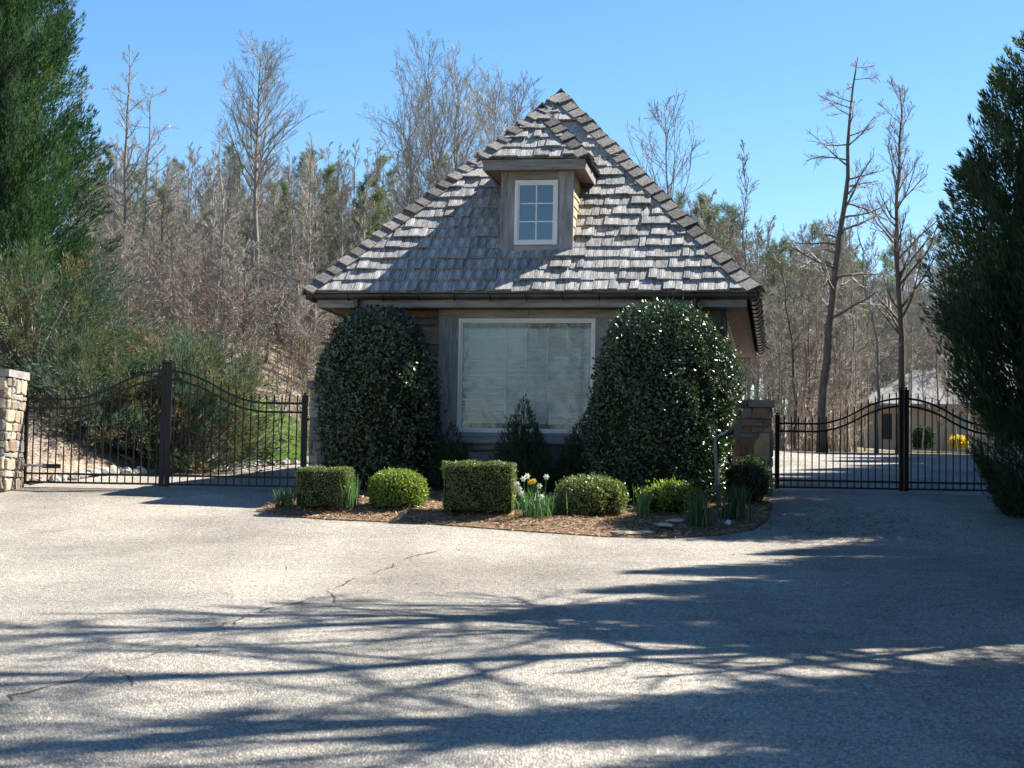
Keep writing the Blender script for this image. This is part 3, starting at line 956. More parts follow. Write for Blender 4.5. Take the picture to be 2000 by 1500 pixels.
# dormer window
MB().box((ex0 + .05, DB + .012, ez0 + .05), (ex1 - .05, DB + .016, ez1 - .05)).build('pane', M['glass_dark'], dorm)
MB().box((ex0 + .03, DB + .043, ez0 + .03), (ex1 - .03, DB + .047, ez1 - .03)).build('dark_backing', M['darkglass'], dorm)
frame_mb(ex0, ex1, ez0, ez1, .05, DB - .03, DB + .04).build('frame', M['white'], dorm)
frame_mb(ex0 + .05, ex1 - .05, ez0 + .05, ez1 - .05, .026, DB - .012, DB + .03).build('sash', M['white'], dorm)
mx = (ex0 + ex1) / 2
MB().box((mx - .010, DB + .002, ez0 + .07), (mx + .010, DB + .011, ez1 - .07)).build('muntin', M['white'], dorm)
for f_ in (1 / 3, 2 / 3):
    zz_ = ez0 + .076 + (ez1 - ez0 - .152) * f_
    MB().box((ex0 + .07, DB + .003, zz_ - .010), (ex1 - .07, DB + .0105, zz_ + .010)).build('muntin', M['white'], dorm)
# dormer roof: small hip running back into the main roof
EH, EB = .82, .33
EZ = 5.05
DRZ = EZ + EH * PITCHR
rb = .02 + (DRZ - ZE) / PITCHR           # where its ridge meets the main roof
eb = .02 + (EZ - ZE) / PITCHR            # where its eaves meet the main roof
e0, e1 = DA - EH, DA + EH
MB().poly([(e0, EB, EZ), (e1, EB, EZ), (DA, EB + EH, DRZ), (DA, rb, DRZ), (e0, eb, EZ), (e1, eb, EZ)], [(0, 1, 2), (1, 5, 3, 2), (0, 2, 3, 4)]).build('dormer_roof', M['shake'], dorm)
m2 = shingles(dorm, (e0, EB, EZ), (1, 0, 0), (0, 1, PITCHR), 2 * EH, EH * sl, hip_planes(EH, .02), .235, M['shake'], 40)
dl = rb - EB
shingles(dorm, (e1, EB, EZ), (0, 1, 0), (-1, 0, PITCHR), dl, EH * sl, [(1, -1 / sl, -.02), (-1, 1 / sl, eb - EB + .02)], .235, M['shake'], 0)
shingles(dorm, (e0, eb + .9, EZ), (0, -1, 0), (1, 0, PITCHR), eb + .9 - EB, EH * sl, [(-1, -1 / sl, eb + .9 - EB - .02), (1, 1 / sl, -.9 + .02)], .235, M['shake'], 0)
caps(dorm, (e1, EB, EZ), (DA, EB + EH, DRZ), nF, nR, .235, .15, .38, .08, .04)
caps(dorm, (e0, EB, EZ), (DA, EB + EH, DRZ), nF, nL, .235, .15, .38, .08, .04)
caps(dorm, (DA, EB + EH - .03, DRZ), (DA, rb, DRZ), nR, nL, .235, .14, .38, .08, .045)
# dormer fascia and soffit
MB().box((e0 + .03, EB + .03, EZ - .165), (e1 - .03, EB + .06, EZ - .008)).build('fascia', M['board_h'], dorm)
for sx in (-1, 1):
    X = DA + sx * (EH - .03)
    x0, x1 = min(X, X - sx * .03), max(X, X - sx * .03)
    MB().box((x0, EB + .061, EZ - .165), (x1, eb - .05, EZ - .008)).build('fascia', M['board'], dorm)
MB().box((e0 + .061, EB + .061, EZ - .15), (e1 - .061, eb, EZ - .13)).build('soffit', M['soffit'], dorm)

# lantern on the right end of the front wall
lw = loc2w(3.04, .80, 1.80)
ln = thing('wall_lantern', 'black coach lantern on the gatehouse corner under the right eave', 'lantern', lw, -YAW)
MB().box((-.13, -.05, .12), (-.11, .05, .40)).tube([(-.11, 0, .33), (-.05, 0, .40), (0, 0, .36)], .009, 6).build('bracket', M['iron'], ln)
MB().lathe([(.001, .36), (.012, .35), (.02, .30), (.075, .24), (.08, .225), (.02, .225)], k=4).build('lantern_roof', M['iron'], ln)
b = MB()
for sx in (-1, 1):
    for sy in (-1, 1):
        b.tube([(sx * .05, sy * .05, .225), (sx * .04, sy * .04, -.02)], .007, 5)
b.box((-.05, -.05, -.035), (.05, .05, -.018)); b.build('cage', M['iron'], ln)
MB().lathe([(.055, .22), (.045, -.015)], k=4).build('lantern_glass', M['glass'], ln)

# ------------------------------------------------------------------ gates
def gate_leaf(x_h, x_m, Y, z0, H, label, hinge_r=.032, npick=17, group=None, arm=False, zslope=0.0):
    """one swinging leaf: hinge at x_h, meeting stile at x_m; H = dict of heights above z0"""
    g = thing('gate_leaf', label, 'gate leaf', (x_h, Y, z0), 0, group)
    Wd = x_m - x_h; sg = 1 if Wd > 0 else -1; Wa = abs(Wd)
    def top(t):   # rail height along the leaf: flat, then an S-curve rising to the meeting stile
        q = np.clip((t - .28) / .72, 0, 1)
        s = np.where(q < .5, 2 * q * q, 1 - 2 * (1 - q) ** 2) * .97 + .03 * q
        return H['rail'] + (H['peak'] - H['rail']) * s
    def sq(b, x, z0_, z1_, r):
        b.box((x - r, -r, z0_), (x + r, r, z1_))
    b = MB(); sq(b, 0, -.02, H['end'], hinge_r)
    b.lathe([(hinge_r * 1.35, H['end']), (hinge_r * 1.35, H['end'] + .012), (.01, H['end'] + .02), (.022, H['end'] + .035), (.016, H['end'] + .055), (.001, H['end'] + .062)], k=10)
    b.build('hinge_stile', M['iron'], g)
    b = MB(); sq(b, Wd - sg * .036, -.02, H['mid'], .034)
    b.lathe([(.046, H['mid']), (.046, H['mid'] + .012), (.012, H['mid'] + .02), (.024, H['mid'] + .036), (.016, H['mid'] + .054), (.001, H['mid'] + .062)], (Wd - sg * .036, 0, 0), k=10)
    b.build('meeting_stile', M['iron'], g)
    ts = np.linspace(0, 1, 40)
    for off in (0, H['gap']):
        hh = .016
        V = []
        for t in ts:
            x = Wd * t; z_ = float(top(t)) - off
            V += [(x, -hh, z_ - hh), (x, hh, z_ - hh), (x, hh, z_ + hh), (x, -hh, z_ + hh)]
        fs_ = []
        for i in range(len(ts) - 1):
            for k in range(4):
                fs_.append((i * 4 + k, i * 4 + (k + 1) % 4, i * 4 + 4 + (k + 1) % 4, i * 4 + 4 + k))
        MB().add(V, fs_).build('rail', M['iron'], g)
    for zz_ in (0.015, H['low']):
        x0, x1 = sorted((0, Wd))
        MB().box((x0, -.015, zz_ - .015), (x1, .015, zz_ + .015)).build('rail', M['iron'], g)
    for i in range(npick):
        t = (i + 1) / (npick + 1)
        x = Wd * t; zt = float(top(t)) + H['tip']
        b = MB(); r = .0085
        b.box((x - r, -r, .0), (x + r, r, zt - .07))
        b.lathe([(.013, zt - .075), (.015, zt - .06), (.008, zt - .05), (.011, zt - .035), (.001, zt)], (x, 0, 0), k=6)
        b.build('picket', M['iron'], g)
    return g
zg = g1(-5, 24.4) + .06
HL = dict(rail=1.27, peak=1.73, gap=.135, low=.145, end=1.38, mid=1.86, tip=.135)
pL, pM, pR_ = at(50, 850, 24.4)[0], at(323, 850, 24.4)[0], at(594, 850, 24.4)[0]
G1 = gate_leaf(pL, pM - .006, 24.4, zg, HL, 'black iron gate leaf hinged on the sunlit left stone pillar')
G2 = gate_leaf(pR_, pM + .006, 24.4, zg, HL, 'black iron gate leaf beside the left rounded bush of the gatehouse', hinge_r=.042)
HR = dict(rail=1.05, peak=1.49, gap=.125, low=.125, end=1.17, mid=1.62, tip=.125)
qL, qM = at(1518, 850, 26.3)[0], at(1765, 850, 26.3)[0]
zg2 = g1(6, 26.3) + .06
G3 = gate_leaf(qL, qM - .006, 26.3, zg2, HR, 'black iron gate leaf next to the shaded right stone pillar', hinge_r=.034)
G4 = gate_leaf(2 * qM - qL, qM + .006, 26.3, zg2, HR, 'black iron gate leaf half hidden behind the dark cypress on the right', hinge_r=.034)
# hinges of the left leaves, opener arm
for zz_ in (1.20, .12):
    MB().box((-.20, -.05, zz_ - .085), (-.03, .04, zz_ + .085)).tube([(-.035, 0, zz_ - .11), (-.035, 0, zz_ + .11)], .03, 8).build('hinge', M['iron'], G1)
MB().box((.04, -.012, .17), (.35, .012, .20)).build('hinge', M['iron'], G2)
MB().box((.04, -.012, 1.02), (.35, .012, 1.05)).build('hinge', M['iron'], G2)
MB().box((-.30, -.012, .2), (-.03, .012, .23)).build('hinge', M['iron'], G3)
op = thing('gate_opener', 'thin silver gate opener arm fixed across the left gate near the ground', 'gate opener', (pL, 24.33, zg + .27))
MB().tube([(-.35, -.02, 0), (.36, -.02, -.01)], .017, 8).build('rod', M['greymetal'], op)
MB().box((.30, -.03, -.045), (.56, .03, .02)).build('clamp', M['iron'], op)
MB().box((-.42, -.05, -.06), (-.30, .05, .05)).build('mount', M['iron'], op)

# ------------------------------------------------------------------ stone pillars
def pillar(label, x, Y, w, dpt, h, rz, mats=STONE_M, big=None, cap_over=.05, base=.3, stone_t=(.02, .045), right=True):
    z0 = g1(x, Y)
    p = thing('stone_pillar', label, 'pillar', (x, Y, z0), rz)
    core = MB().box((-w / 2, -dpt / 2, -base), (w / 2, dpt / 2, h - .11)).build('core', M['mortar'], p)
    fr = Matrix.Translation((-w / 2, -dpt / 2, 0))
    sk = None
    if big is not None:
        bx0, bx1, bz0, bz1, pts = big
        sk = lambda cx, cz, w_, h_: cx + w_ / 2 > bx0 + .02 and cx - w_ / 2 < bx1 and cz + h_ / 2 > bz0 + .03 and cz - h_ / 2 < bz1 - .03
    lay_stones(core, 0, w, -.02, h - .12, fr, skip=sk, hmin=.06, hmax=.2, wmin=.12, wmax=.38, mats=mats, t=stone_t)
    if right:
        lay_stones(core, 0, dpt, -.02, h - .12, Matrix.Translation((w / 2, -dpt / 2, 0)) @ Matrix.Rotation(math.pi / 2, 4, 'Z'), hmin=.06, hmax=.2, wmin=.12, wmax=.4, mats=mats, t=stone_t)
    if big is not None:
        me = stone_mesh(bx1 - bx0, bz1 - bz0, .05, 0, M['stone_tan'], pts)
        link('stone', me, core, fr)
    # cap: three flat stones
    xs_ = [-w / 2 - cap_over, -w / 6, w / 2 + cap_over]
    for i in range(2):
        me = MB(); x0, x1 = xs_[i] + .003, xs_[i + 1] - .003
        j = lambda: random.uniform(-.01, .01)
        V = [(x0 + j(), -dpt / 2 - cap_over + j(), h - .11), (x1, -dpt / 2 - cap_over + j(), h - .11), (x1, dpt / 2 + cap_over, h - .11), (x0, dpt / 2 + cap_over, h - .11)]
        V += [(a, b_, h + random.uniform(-.008, .008)) for a, b_, c_ in V]
        me.poly(V, [(3, 2, 1, 0), (4, 5, 6, 7), (0, 1, 5, 4), (1, 2, 6, 5), (2, 3, 7, 6), (3, 0, 4, 7)])
        me.build('cap_stone', M['stone0'] if i else M['stone2'], p)
    return p
cpt = at(10, 850, 23.55)
pillar('sunlit tan stone gate pillar at the edge of the left gate', cpt[0] - .40, 24.0, .8, .82, 1.76, R(-2), ['stone1', 'stone1', 'stone_tan', 'stone0', 'stone3'])
pillar('narrow stone pillar edge behind the left rounded bush', at(650, 850, 24.5)[0], 24.55, .62, .6, 1.66, R(-4), right=False)
bw = at(1502, 850, 25.2)[0] - at(1432, 850, 25.2)[0]
BIGP = [(.335, .50), (.375, .46), (.52, .475), (.545, .49), (.55, .95), (.47, .945), (.405, .955), (.375, .88), (.325, .82), (.29, .72), (.31, .62)]
pillar('shaded stone pillar with one big tan stone beside the right gate', at(1467, 850, 25.5)[0], 25.5, .56, .56, 1.47, R(-3), ['stone0', 'stone1', 'stone1', 'stone3', 'stone2'], big=(.29, .55, .46, .955, BIGP))

# ------------------------------------------------------------------ shrubs
def dome_surface(n, w, d_, H, wob, flat=2.4, zmin=0.03):
    """points and normals on an egg-shaped bush of half-widths w, d_ and height H"""
    out_p, out_n = [], []
    seeds = RNG.uniform(0, 6.28, 6)
    m = 0
    while m < n:
        k = n * 2
        th = RNG.uniform(0, 2 * math.pi, k); q = RNG.uniform(0, 1, k)
        zc = .42 * H
        zz_ = q * H
        t = np.where(zz_ > zc, (zz_ - zc) / (H - zc), (zc - zz_) / zc * .68)
        rad = np.power(np.maximum(0, 1 - np.power(t, flat)), 1 / flat)
        # more points near the top, where the skin lies flat
        acc = RNG.random(k) < (.35 + .65 * rad)
        th, zz_, t, rad = th[acc], zz_[acc], t[acc], rad[acc]
        lump = 1 + wob * (np.sin(3 * th + seeds[0] + 2.2 * zz_) * .5 + np.sin(5 * th + seeds[1] - 3.1 * zz_) * .35 + np.sin(9 * th + seeds[2] + 6 * zz_) * .3 + np.sin(17 * th + seeds[3] - 13 * zz_ / max(.4, H)) * .22)
        x = w * rad * np.cos(th) * lump; y = d_ * rad * np.sin(th) * lump
        up = np.where(zz_ > zc, 1, -.35) * np.power(t, flat - 1)
        nn = nrm(np.stack([np.cos(th) * rad / w, np.sin(th) * rad / d_, up / H * 1.3], 1))
        out_p.append(np.stack([x, y, zz_ * (1 + .01 * np.sin(4 * th))], 1)); out_n.append(nn); m += len(x)
    P = np.concatenate(out_p)[:n]; N = np.concatenate(out_n)[:n]
    return P, N

def dome_core(w, d_, H, flat=2.4, k=.93):
    prof = []
    for q in np.linspace(0, 1, 16):
        zz_ = q * H; zc = .42 * H
        t = (zz_ - zc) / (H - zc) if zz_ > zc else (zc - zz_) / zc * .68
        prof.append((max(.001, (1 - min(1, t) ** flat) ** (1 / flat)), zz_))
    b = MB(); a = np.arange(24) / 24 * 2 * math.pi
    V = np.concatenate([np.stack([w * k * r_ * np.cos(a), d_ * k * r_ * np.sin(a), np.full(24, z_ * (k if z_ > .3 * H else 1))], 1) for r_, z_ in prof])
    F_ = [(i * 24 + j, i * 24 + (j + 1) % 24, i * 24 + 24 + (j + 1) % 24, i * 24 + 24 + j) for i in range(15) for j in range(24)]
    return b.add(V, F_)

def leaf_skin(P, N, L, W, spread=.55, depth=.06, up=.25):
    n = len(P)
    nn = nrm(N + RNG.normal(size=(n, 3)) * spread)
    # a few shoots stand proud of the clipped face
    P = P + N * (RNG.random(n)[:, None] > .93) * RNG.uniform(0, .9, n)[:, None] * depth * .9
    tdir = nrm(np.cross(nn, rand_dir(n)) + N * .35 + np.array([0, 0, up]))
    P = P - N * (RNG.random(n)[:, None] ** 1.5) * depth
    return leaves(P, tdir, nn, L * RNG.uniform(.7, 1.25, n), W * RNG.uniform(.7, 1.25, n), .18)

def shrub(name, label, cat, px, py_, half_w, half_d, H, nleaf, L, W, mat, wob=.06, flat=2.4, spread=.55, depth=.06, group=None, dY=0.0, inner='holly_in', stems=True):
    g = on_bed(px, py_) if py_ > 100 else at(px, 900, py_)
    x, y = g[0], g[1] + (half_d + dY if py_ > 100 else 0)
    z0 = float(bed_h(x, y)[0]) if in_poly(np.array([x]), np.array([y]), BED)[0] else g1(x, y)
    s = thing(name, label, cat, (x, y, z0), 0, group)
    P, N = dome_surface(nleaf, half_w, half_d, H, wob, flat)
    V, F = leaf_skin(P, N, L, W, spread, depth)
    MB().add(V, F).build('foliage', M[mat], s)
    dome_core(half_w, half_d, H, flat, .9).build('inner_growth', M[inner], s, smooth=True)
    if stems:
        b = MB()
        for k in range(4):
            a = k * 1.6 + .3
            b.tube([(.05 * math.cos(a), .05 * math.sin(a), -.1), (half_w * .4 * math.cos(a), half_d * .4 * math.sin(a), H * .5)], [.03, .015], 6)
        b.build('stem', M['bark_dark'], s)
    return s
def pxw(px, Y):       # metres per pixel at a depth
    return px / F_PX * Y

def shrub_at(x, Y, *a, **k):
    pass
shrub('rounded_bush', 'tall dark glossy domed bush left of the big window, mostly shaded', 'bush', 735, 24.05, .87, .70, 2.72, 25000, .064, .038, 'holly', .12, 2.3, .65, .15, dY=.15)
shrub('rounded_bush', 'tall glossy domed bush right of the big window, sparkling in the sun', 'bush', 1292, 23.2, 1.04, .78, 2.86, 32000, .058, .035, 'holly', .13, 2.45, .66, .15, dY=.05)

def box_hedge(label, px, py, w, d_, H, n, mat, L=.024, W=.016, rnd=.12, dY=0.0):
    g = on_bed(px, py)
    x, y = g[0], g[1] + d_ / 2 + dY
    s = thing('clipped_hedge', label, 'hedge', (x, y, float(bed_h(x, y)[0])), R(-3))
    # points on a rounded box
    ar = np.array([w * H, w * H, d_ * H, d_ * H, w * d_ * 1.3]); face = RNG.choice(5, n, p=ar / ar.sum())
    u_, v_ = RNG.uniform(-1, 1, n), RNG.uniform(-1, 1, n)
    P = np.zeros((n, 3))
    hw, hd, hh = w / 2, d_ / 2, H / 2
    for f in range(5):
        m = face == f
        if f < 2: P[m] = np.stack([u_[m] * hw, np.full(m.sum(), hd * (1 if f else -1)), v_[m] * hh], 1)
        elif f < 4: P[m] = np.stack([np.full(m.sum(), hw * (1 if f == 3 else -1)), u_[m] * hd, v_[m] * hh], 1)
        else: P[m] = np.stack([u_[m] * hw, v_[m] * hd, np.full(m.sum(), hh)], 1)
    Q = np.clip(P, [-hw + rnd, -hd + rnd, -hh], [hw - rnd, hd - rnd, hh - rnd * .5])
    N = nrm(P - Q + 1e-6); P = Q + N * np.minimum(np.linalg.norm(P - Q, axis=1, keepdims=True), rnd)
    P = P + N * (.014 * np.sin(P[:, :1] * 17 + P[:, 2:] * 13) + .01 * np.sin(P[:, 1:2] * 23 + P[:, :1] * 7))
    taper = 1 - .06 * (hh - P[:, 2:3]) / H
    P[:, :2] *= taper
    P[:, 2] += hh + .02
    V, F = leaf_skin(P, N, L, W, .7, .035, .2)
    MB().add(V, F).build('foliage', M[mat], s)
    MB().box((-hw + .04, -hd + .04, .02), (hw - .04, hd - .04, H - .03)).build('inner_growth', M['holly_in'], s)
    return s
box_hedge('clipped boxy hedge in the middle of the bed below the big window', 935, 1009, pxw(138, 21.8), .70, pxw(90, 21.8), 15000, 'box')
box_hedge('clipped boxy hedge at the left end of the bed by the gate', 627, 1001, pxw(102, 22.0), .60, pxw(72, 22.0), 11000, 'box')
shrub('round_shrub', 'round bright green boxwood between the two clipped hedges', 'shrub', 772, 1000, pxw(56, 22.0), .40, pxw(73, 22.0), 7000, .036, .02, 'bright_box', .05, 2.3, .7, .06)
shrub('round_shrub', 'low oval green shrub right of the daffodils', 'shrub', 1155, 1010, pxw(66, 22.0), .42, pxw(72, 22.0), 7000, .042, .024, 'box', .09, 2.4, .75, .08)
shrub('loose_shrub', 'loose yellow green shrub with upright shoots by the green post', 'shrub', 1315, 1006, pxw(52, 22.2), .36, pxw(58, 22.2), 3000, .055, .026, 'bright_box', .22, 2.0, .9, .12)
shrub('loose_shrub', 'brownish shrub with sunlit edge at the right end of the bed', 'shrub', 1455, 985, pxw(50, 23.2), .48, pxw(72, 23.2), 7000, .045, .022, 'olive', .14, 2.3, .8, .1)
shrub('loose_shrub', 'dark green shrub at the foot of the right stone pillar', 'shrub', 1466, 24.75, pxw(38, 24.6), .3, pxw(74, 24.6), 4500, .045, .024, 'conifer', .16, 2.2, .8, .1, dY=.1)

def cone_shrub(label, px, py, half, H, n, dY=0.0):
    g = at(px, 900, 23.6)
    x, y = g[0], g[1] + dY
    s = thing('conical_shrub', label, 'shrub', (x, y, float(bed_h(x, y)[0])))
    lead = [(0, 0, 1.0, 1.0)] + [(half * .48 * math.cos(a), half * .48 * math.sin(a), hh_, .62) for a, hh_ in ((.4, .66), (1.9, .74), (3.2, .80), (4.2, .58), (5.3, .70), (2.6, .5))]
    li = RNG.choice(len(lead), n, p=np.array([.34] + [.11] * 6)); LD = np.array(lead)[li]
    q = 1 - np.sqrt(RNG.random(n)); th = RNG.uniform(0, 2 * math.pi, n)
    rad = half * LD[:, 3] * np.where(q < .18, .75 + .25 * q / .18, ((1 - q) / .82) ** 1.0) * (1 + .18 * np.sin(5 * th + 9 * q + li) + .12 * np.sin(11 * th - 14 * q))
    P = np.stack([LD[:, 0] + rad * np.cos(th), LD[:, 1] + rad * np.sin(th), q * H * LD[:, 2]], 1)
    P[:, :2] *= RNG.uniform(.8, 1.04, n)[:, None]
    D = nrm(np.stack([np.cos(th), np.sin(th), np.full(n, 1.5)], 1) + RNG.normal(size=(n, 3)) * .35)
    V, F = leaves(P, D, rand_dir(n), RNG.uniform(.05, .1, n), .014)
    MB().add(V, F).build('foliage', M['conifer'], s)
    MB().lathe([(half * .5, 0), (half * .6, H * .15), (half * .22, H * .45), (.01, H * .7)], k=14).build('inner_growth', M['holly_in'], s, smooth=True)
    MB().tube([(0, 0, -.1), (0, 0, H * .9)], [.03, .006], 6).build('stem', M['bark_dark'], s)
cone_shrub('dark pointed conifer in front of the big window', 1022, 968, pxw(64, 23.4), pxw(190, 23.4), 11000, .3)
cone_shrub('low dark conifer at the window corner beside the right domed bush', 1135, 968, pxw(48, 23.4), pxw(150, 23.4), 7000, .35)
cone_shrub('low dark conifer at the window corner beside the left domed bush', 882, 966, pxw(46, 23.4), pxw(134, 23.4), 6000, .4)

def blades(n, H, spread, w=.012, curve=.5):
    """strap leaves rising from a clump, bending over at the tip"""
    P0 = np.stack([RNG.normal(0, spread * .25, n), RNG.normal(0, spread * .25, n), np.zeros(n)], 1)
    a = RNG.uniform(0, 2 * math.pi, n); lean = RNG.uniform(.05, curve, n); h = H * RNG.uniform(.6, 1.08, n)
    out = np.stack([np.cos(a), np.sin(a), np.zeros(n)], 1)
    V, Fs = [], []
    m = 5
    side = np.stack([-np.sin(a + .6), np.cos(a + .6), np.zeros(n)], 1)
    for k in range(m):
        t = k / (m - 1)
        c = P0 + out * (lean * h * t * t)[:, None] + np.array([0, 0, 1]) * (h * (t - .25 * lean * t ** 3))[:, None]
        ww = w * (1 - .9 * t ** 2.5)
        V += [c - side * ww * .5, c + side * ww * .5]
    V = np.stack(V, 1).reshape(-1, 3)
    b = (np.arange(n) * 2 * m)[:, None]
    F = np.concatenate([b + np.array([[2 * k, 2 * k + 1, 2 * k + 3, 2 * k + 2]]) for k in range(m - 1)])
    return V, F

def clump(name, label, cat, px, py, n, H, spread, mat='blade', w=.013, curve=.5):
    g = on_bed(px, py)
    z0 = float(bed_h(g[0], g[1])[0]) if in_poly(g[:1], g[1:2], BED)[0] else g[2]
    s = thing(name, label, cat, (g[0], g[1], z0))
    V, F = blades(n, H, spread, w, curve)
    tag(MB().add(V, F).build('leaves', M[mat], s), kind='stuff')
    return s
dcl = clump('daffodil_clump', 'blooming daffodil clump right of the middle clipped hedge', 'daffodils', 1048, 1010, 130, .40, .42, 'blade', .014, .85)
def flower(parent, x, y, z_, yellow, rz, s=.037):
    st = MB().tube([(x * .6, y * .6, 0), (x * .9, y * .9, z_ * .7), (x, y, z_)], .005, 5).build('flower_stem', M['blade'], parent)
    q = np.array([math.sin(rz) * .8, -math.cos(rz), .25]); q = q / np.linalg.norm(q)
    a = nrm(np.cross(q, [0, 0, 1.])); c = np.cross(a, q)
    cen = np.array([x, y, z_])
    ang = np.arange(6) / 6 * 2 * math.pi
    D = np.outer(np.cos(ang), a) + np.outer(np.sin(ang), c) + q * .15
    V, F = leaves(np.repeat(cen[None], 6, 0), D, np.repeat(q[None], 6, 0), s * 1.25, s * .85, .1, .5)
    MB().add(V, F).build('petals', M['cup'] if yellow else M['cream'], st)
    MB().tube([cen, cen + q * s * .75], [s * .28, s * .42], 9, caps=False).build('flower_cup', M['cup'] if yellow else M['petal'], st)
for fx, fy, fz, yel in ((-.26, .05, .42, 0), (-.23, -.02, .36, 0), (-.18, .04, .49, 0), (-.13, .02, .53, 0), (-.085, -.04, .45, 1), (-.045, -.05, .46, 1), (.03, -.03, .40, 0), (.12, .02, .52, 0), (.06, -.1, .26, 0), (-.2, -.06, .30, 0)):
    flower(dcl, fx, fy, fz, yel, random.uniform(-.6, .6))
flower(dcl, .72, .25, .50, 0, .3)
clump('strap_leaf_clump', 'upright green strap leaf clump right of the left clipped hedge', 'bulb foliage', 682, 992, 110, .46, .26, 'blade', .013, .35)
clump('strap_leaf_clump', 'tall pale green strap leaf clump right of the oval shrub', 'bulb foliage', 1256, 1012, 45, .46, .18, 'blade', .015, .5)
clump('strap_leaf_clump', 'dense dark green strap leaf clump in front of the green post', 'bulb foliage', 1364, 1028, 150, .46, .3, 'blade_dark', .013, .4)
clump('strap_leaf_clump', 'dim strap leaf clump in deep shade right of the green post', 'bulb foliage', 1436, 1014, 150, .50, .4, 'blade_dark', .012, .5)
clump('strap_leaf_clump', 'dark strap leaf clump at the left tip of the bed', 'bulb foliage', 556, 992, 120, .30, .3, 'blade_dark', .012, .6)

# green keypad post
g = on_bed(1404, 990); pb = (g[0], g[1], float(bed_h(g[0], g[1])[0]))
kp = thing('keypad_post', 'dark green gooseneck steel post with small box at the right bush', 'post', pb)
sc = pxw(1, g[1])
b = MB(); r = .045
MB().tube([(0, 0, -.1), (-.025, .0, .45), (-.05, .0, .90), (-.04, .0, .955), (.02, 0, .985), (.20, .05, 1.06)], .036, 4).build('gooseneck', M['greenmetal'], kp)
MB().box((.20, -.05, .96), (.30, .12, 1.16)).build('keypad_box', M['greenmetal'], kp)
MB().box((-.08, -.08, -.02), (.08, .08, .02)).build('base_plate', M['greenmetal'], kp)

def rock(label, x, y, sx, sy, sz, name='rock', mat='rock', z0=None, group=None, cat='rock'):
    import bmesh
    bm = bmesh.new(); bmesh.ops.create_icosphere(bm, subdivisions=2, radius=1)
    ph = RNG.uniform(0, 6, 3)
    for v in bm.verts:
        k = 1 + .16 * math.sin(3 * v.co.x + ph[0]) + .13 * math.sin(4 * v.co.y + ph[1]) + random.uniform(-.07, .07)
        v.co = Vector((v.co.x * sx * k, v.co.y * sy * k, max(-.35, v.co.z) * sz * k))
    me = bpy.data.meshes.new(name); bm.to_mesh(me); bm.free(); me.materials.append(M[mat]); me.polygons.foreach_set('use_smooth', np.zeros(len(me.polygons), bool))
    o = link(name, me); o.location = (x, y, (g1(x, y) if z0 is None else z0) + sz * .2); o.rotation_euler = (0, 0, random.uniform(0, 3))
    return tag(o, label, cat, group)
g = on_bed(1422, 1024)
wr = rock('white broken stone lying in shade below the green post', g[0], g[1], .085, .06, .05, mat='white', z0=float(bed_h(g[0], g[1])[0]))
for (px, py), s_, w_ in zip(((1290, 1027), (1318, 1020), (1226, 1044), (1262, 1042)), (.16, .12, .2, .12), ('left of the dark strap leaf clump', 'touching the dark strap leaf clump', 'nearest the drive, the largest', 'between the drive and the loose shrub')):
    g = on_bed(px, py)
    rock('flat grey stone in the shaded bed, ' + w_, g[0], g[1], s_, .08, .035, z0=float(bed_h(g[0], g[1])[0]), group='flat stones at the bed front')
E1 = [(-7.25, 25.0), (-6.62, 26.2), (-6.0, 28), (-5.55, 30.4), (-4.85, 31.9), (-3.75, 33.7), (-2.6, 34.9)]
acc = 0
for a, b_ in zip(E1[:-1], E1[1:]):
    a, b_ = np.array(a), np.array(b_); Ls = np.linalg.norm(b_ - a)
    t = acc
    while t < Ls:
        q = a + (b_ - a) * t / Ls
        s_ = random.uniform(.07, .15)
        rock('pale rough edging rock along the mulched bank behind the left gate', q[0] - random.uniform(.0, .12), q[1] + random.uniform(-.05, .05), s_, s_ * .75, s_ * .8, group='edging rocks along the bank')
        t += s_ * random.uniform(1.3, 2.2)
    acc = t - Ls

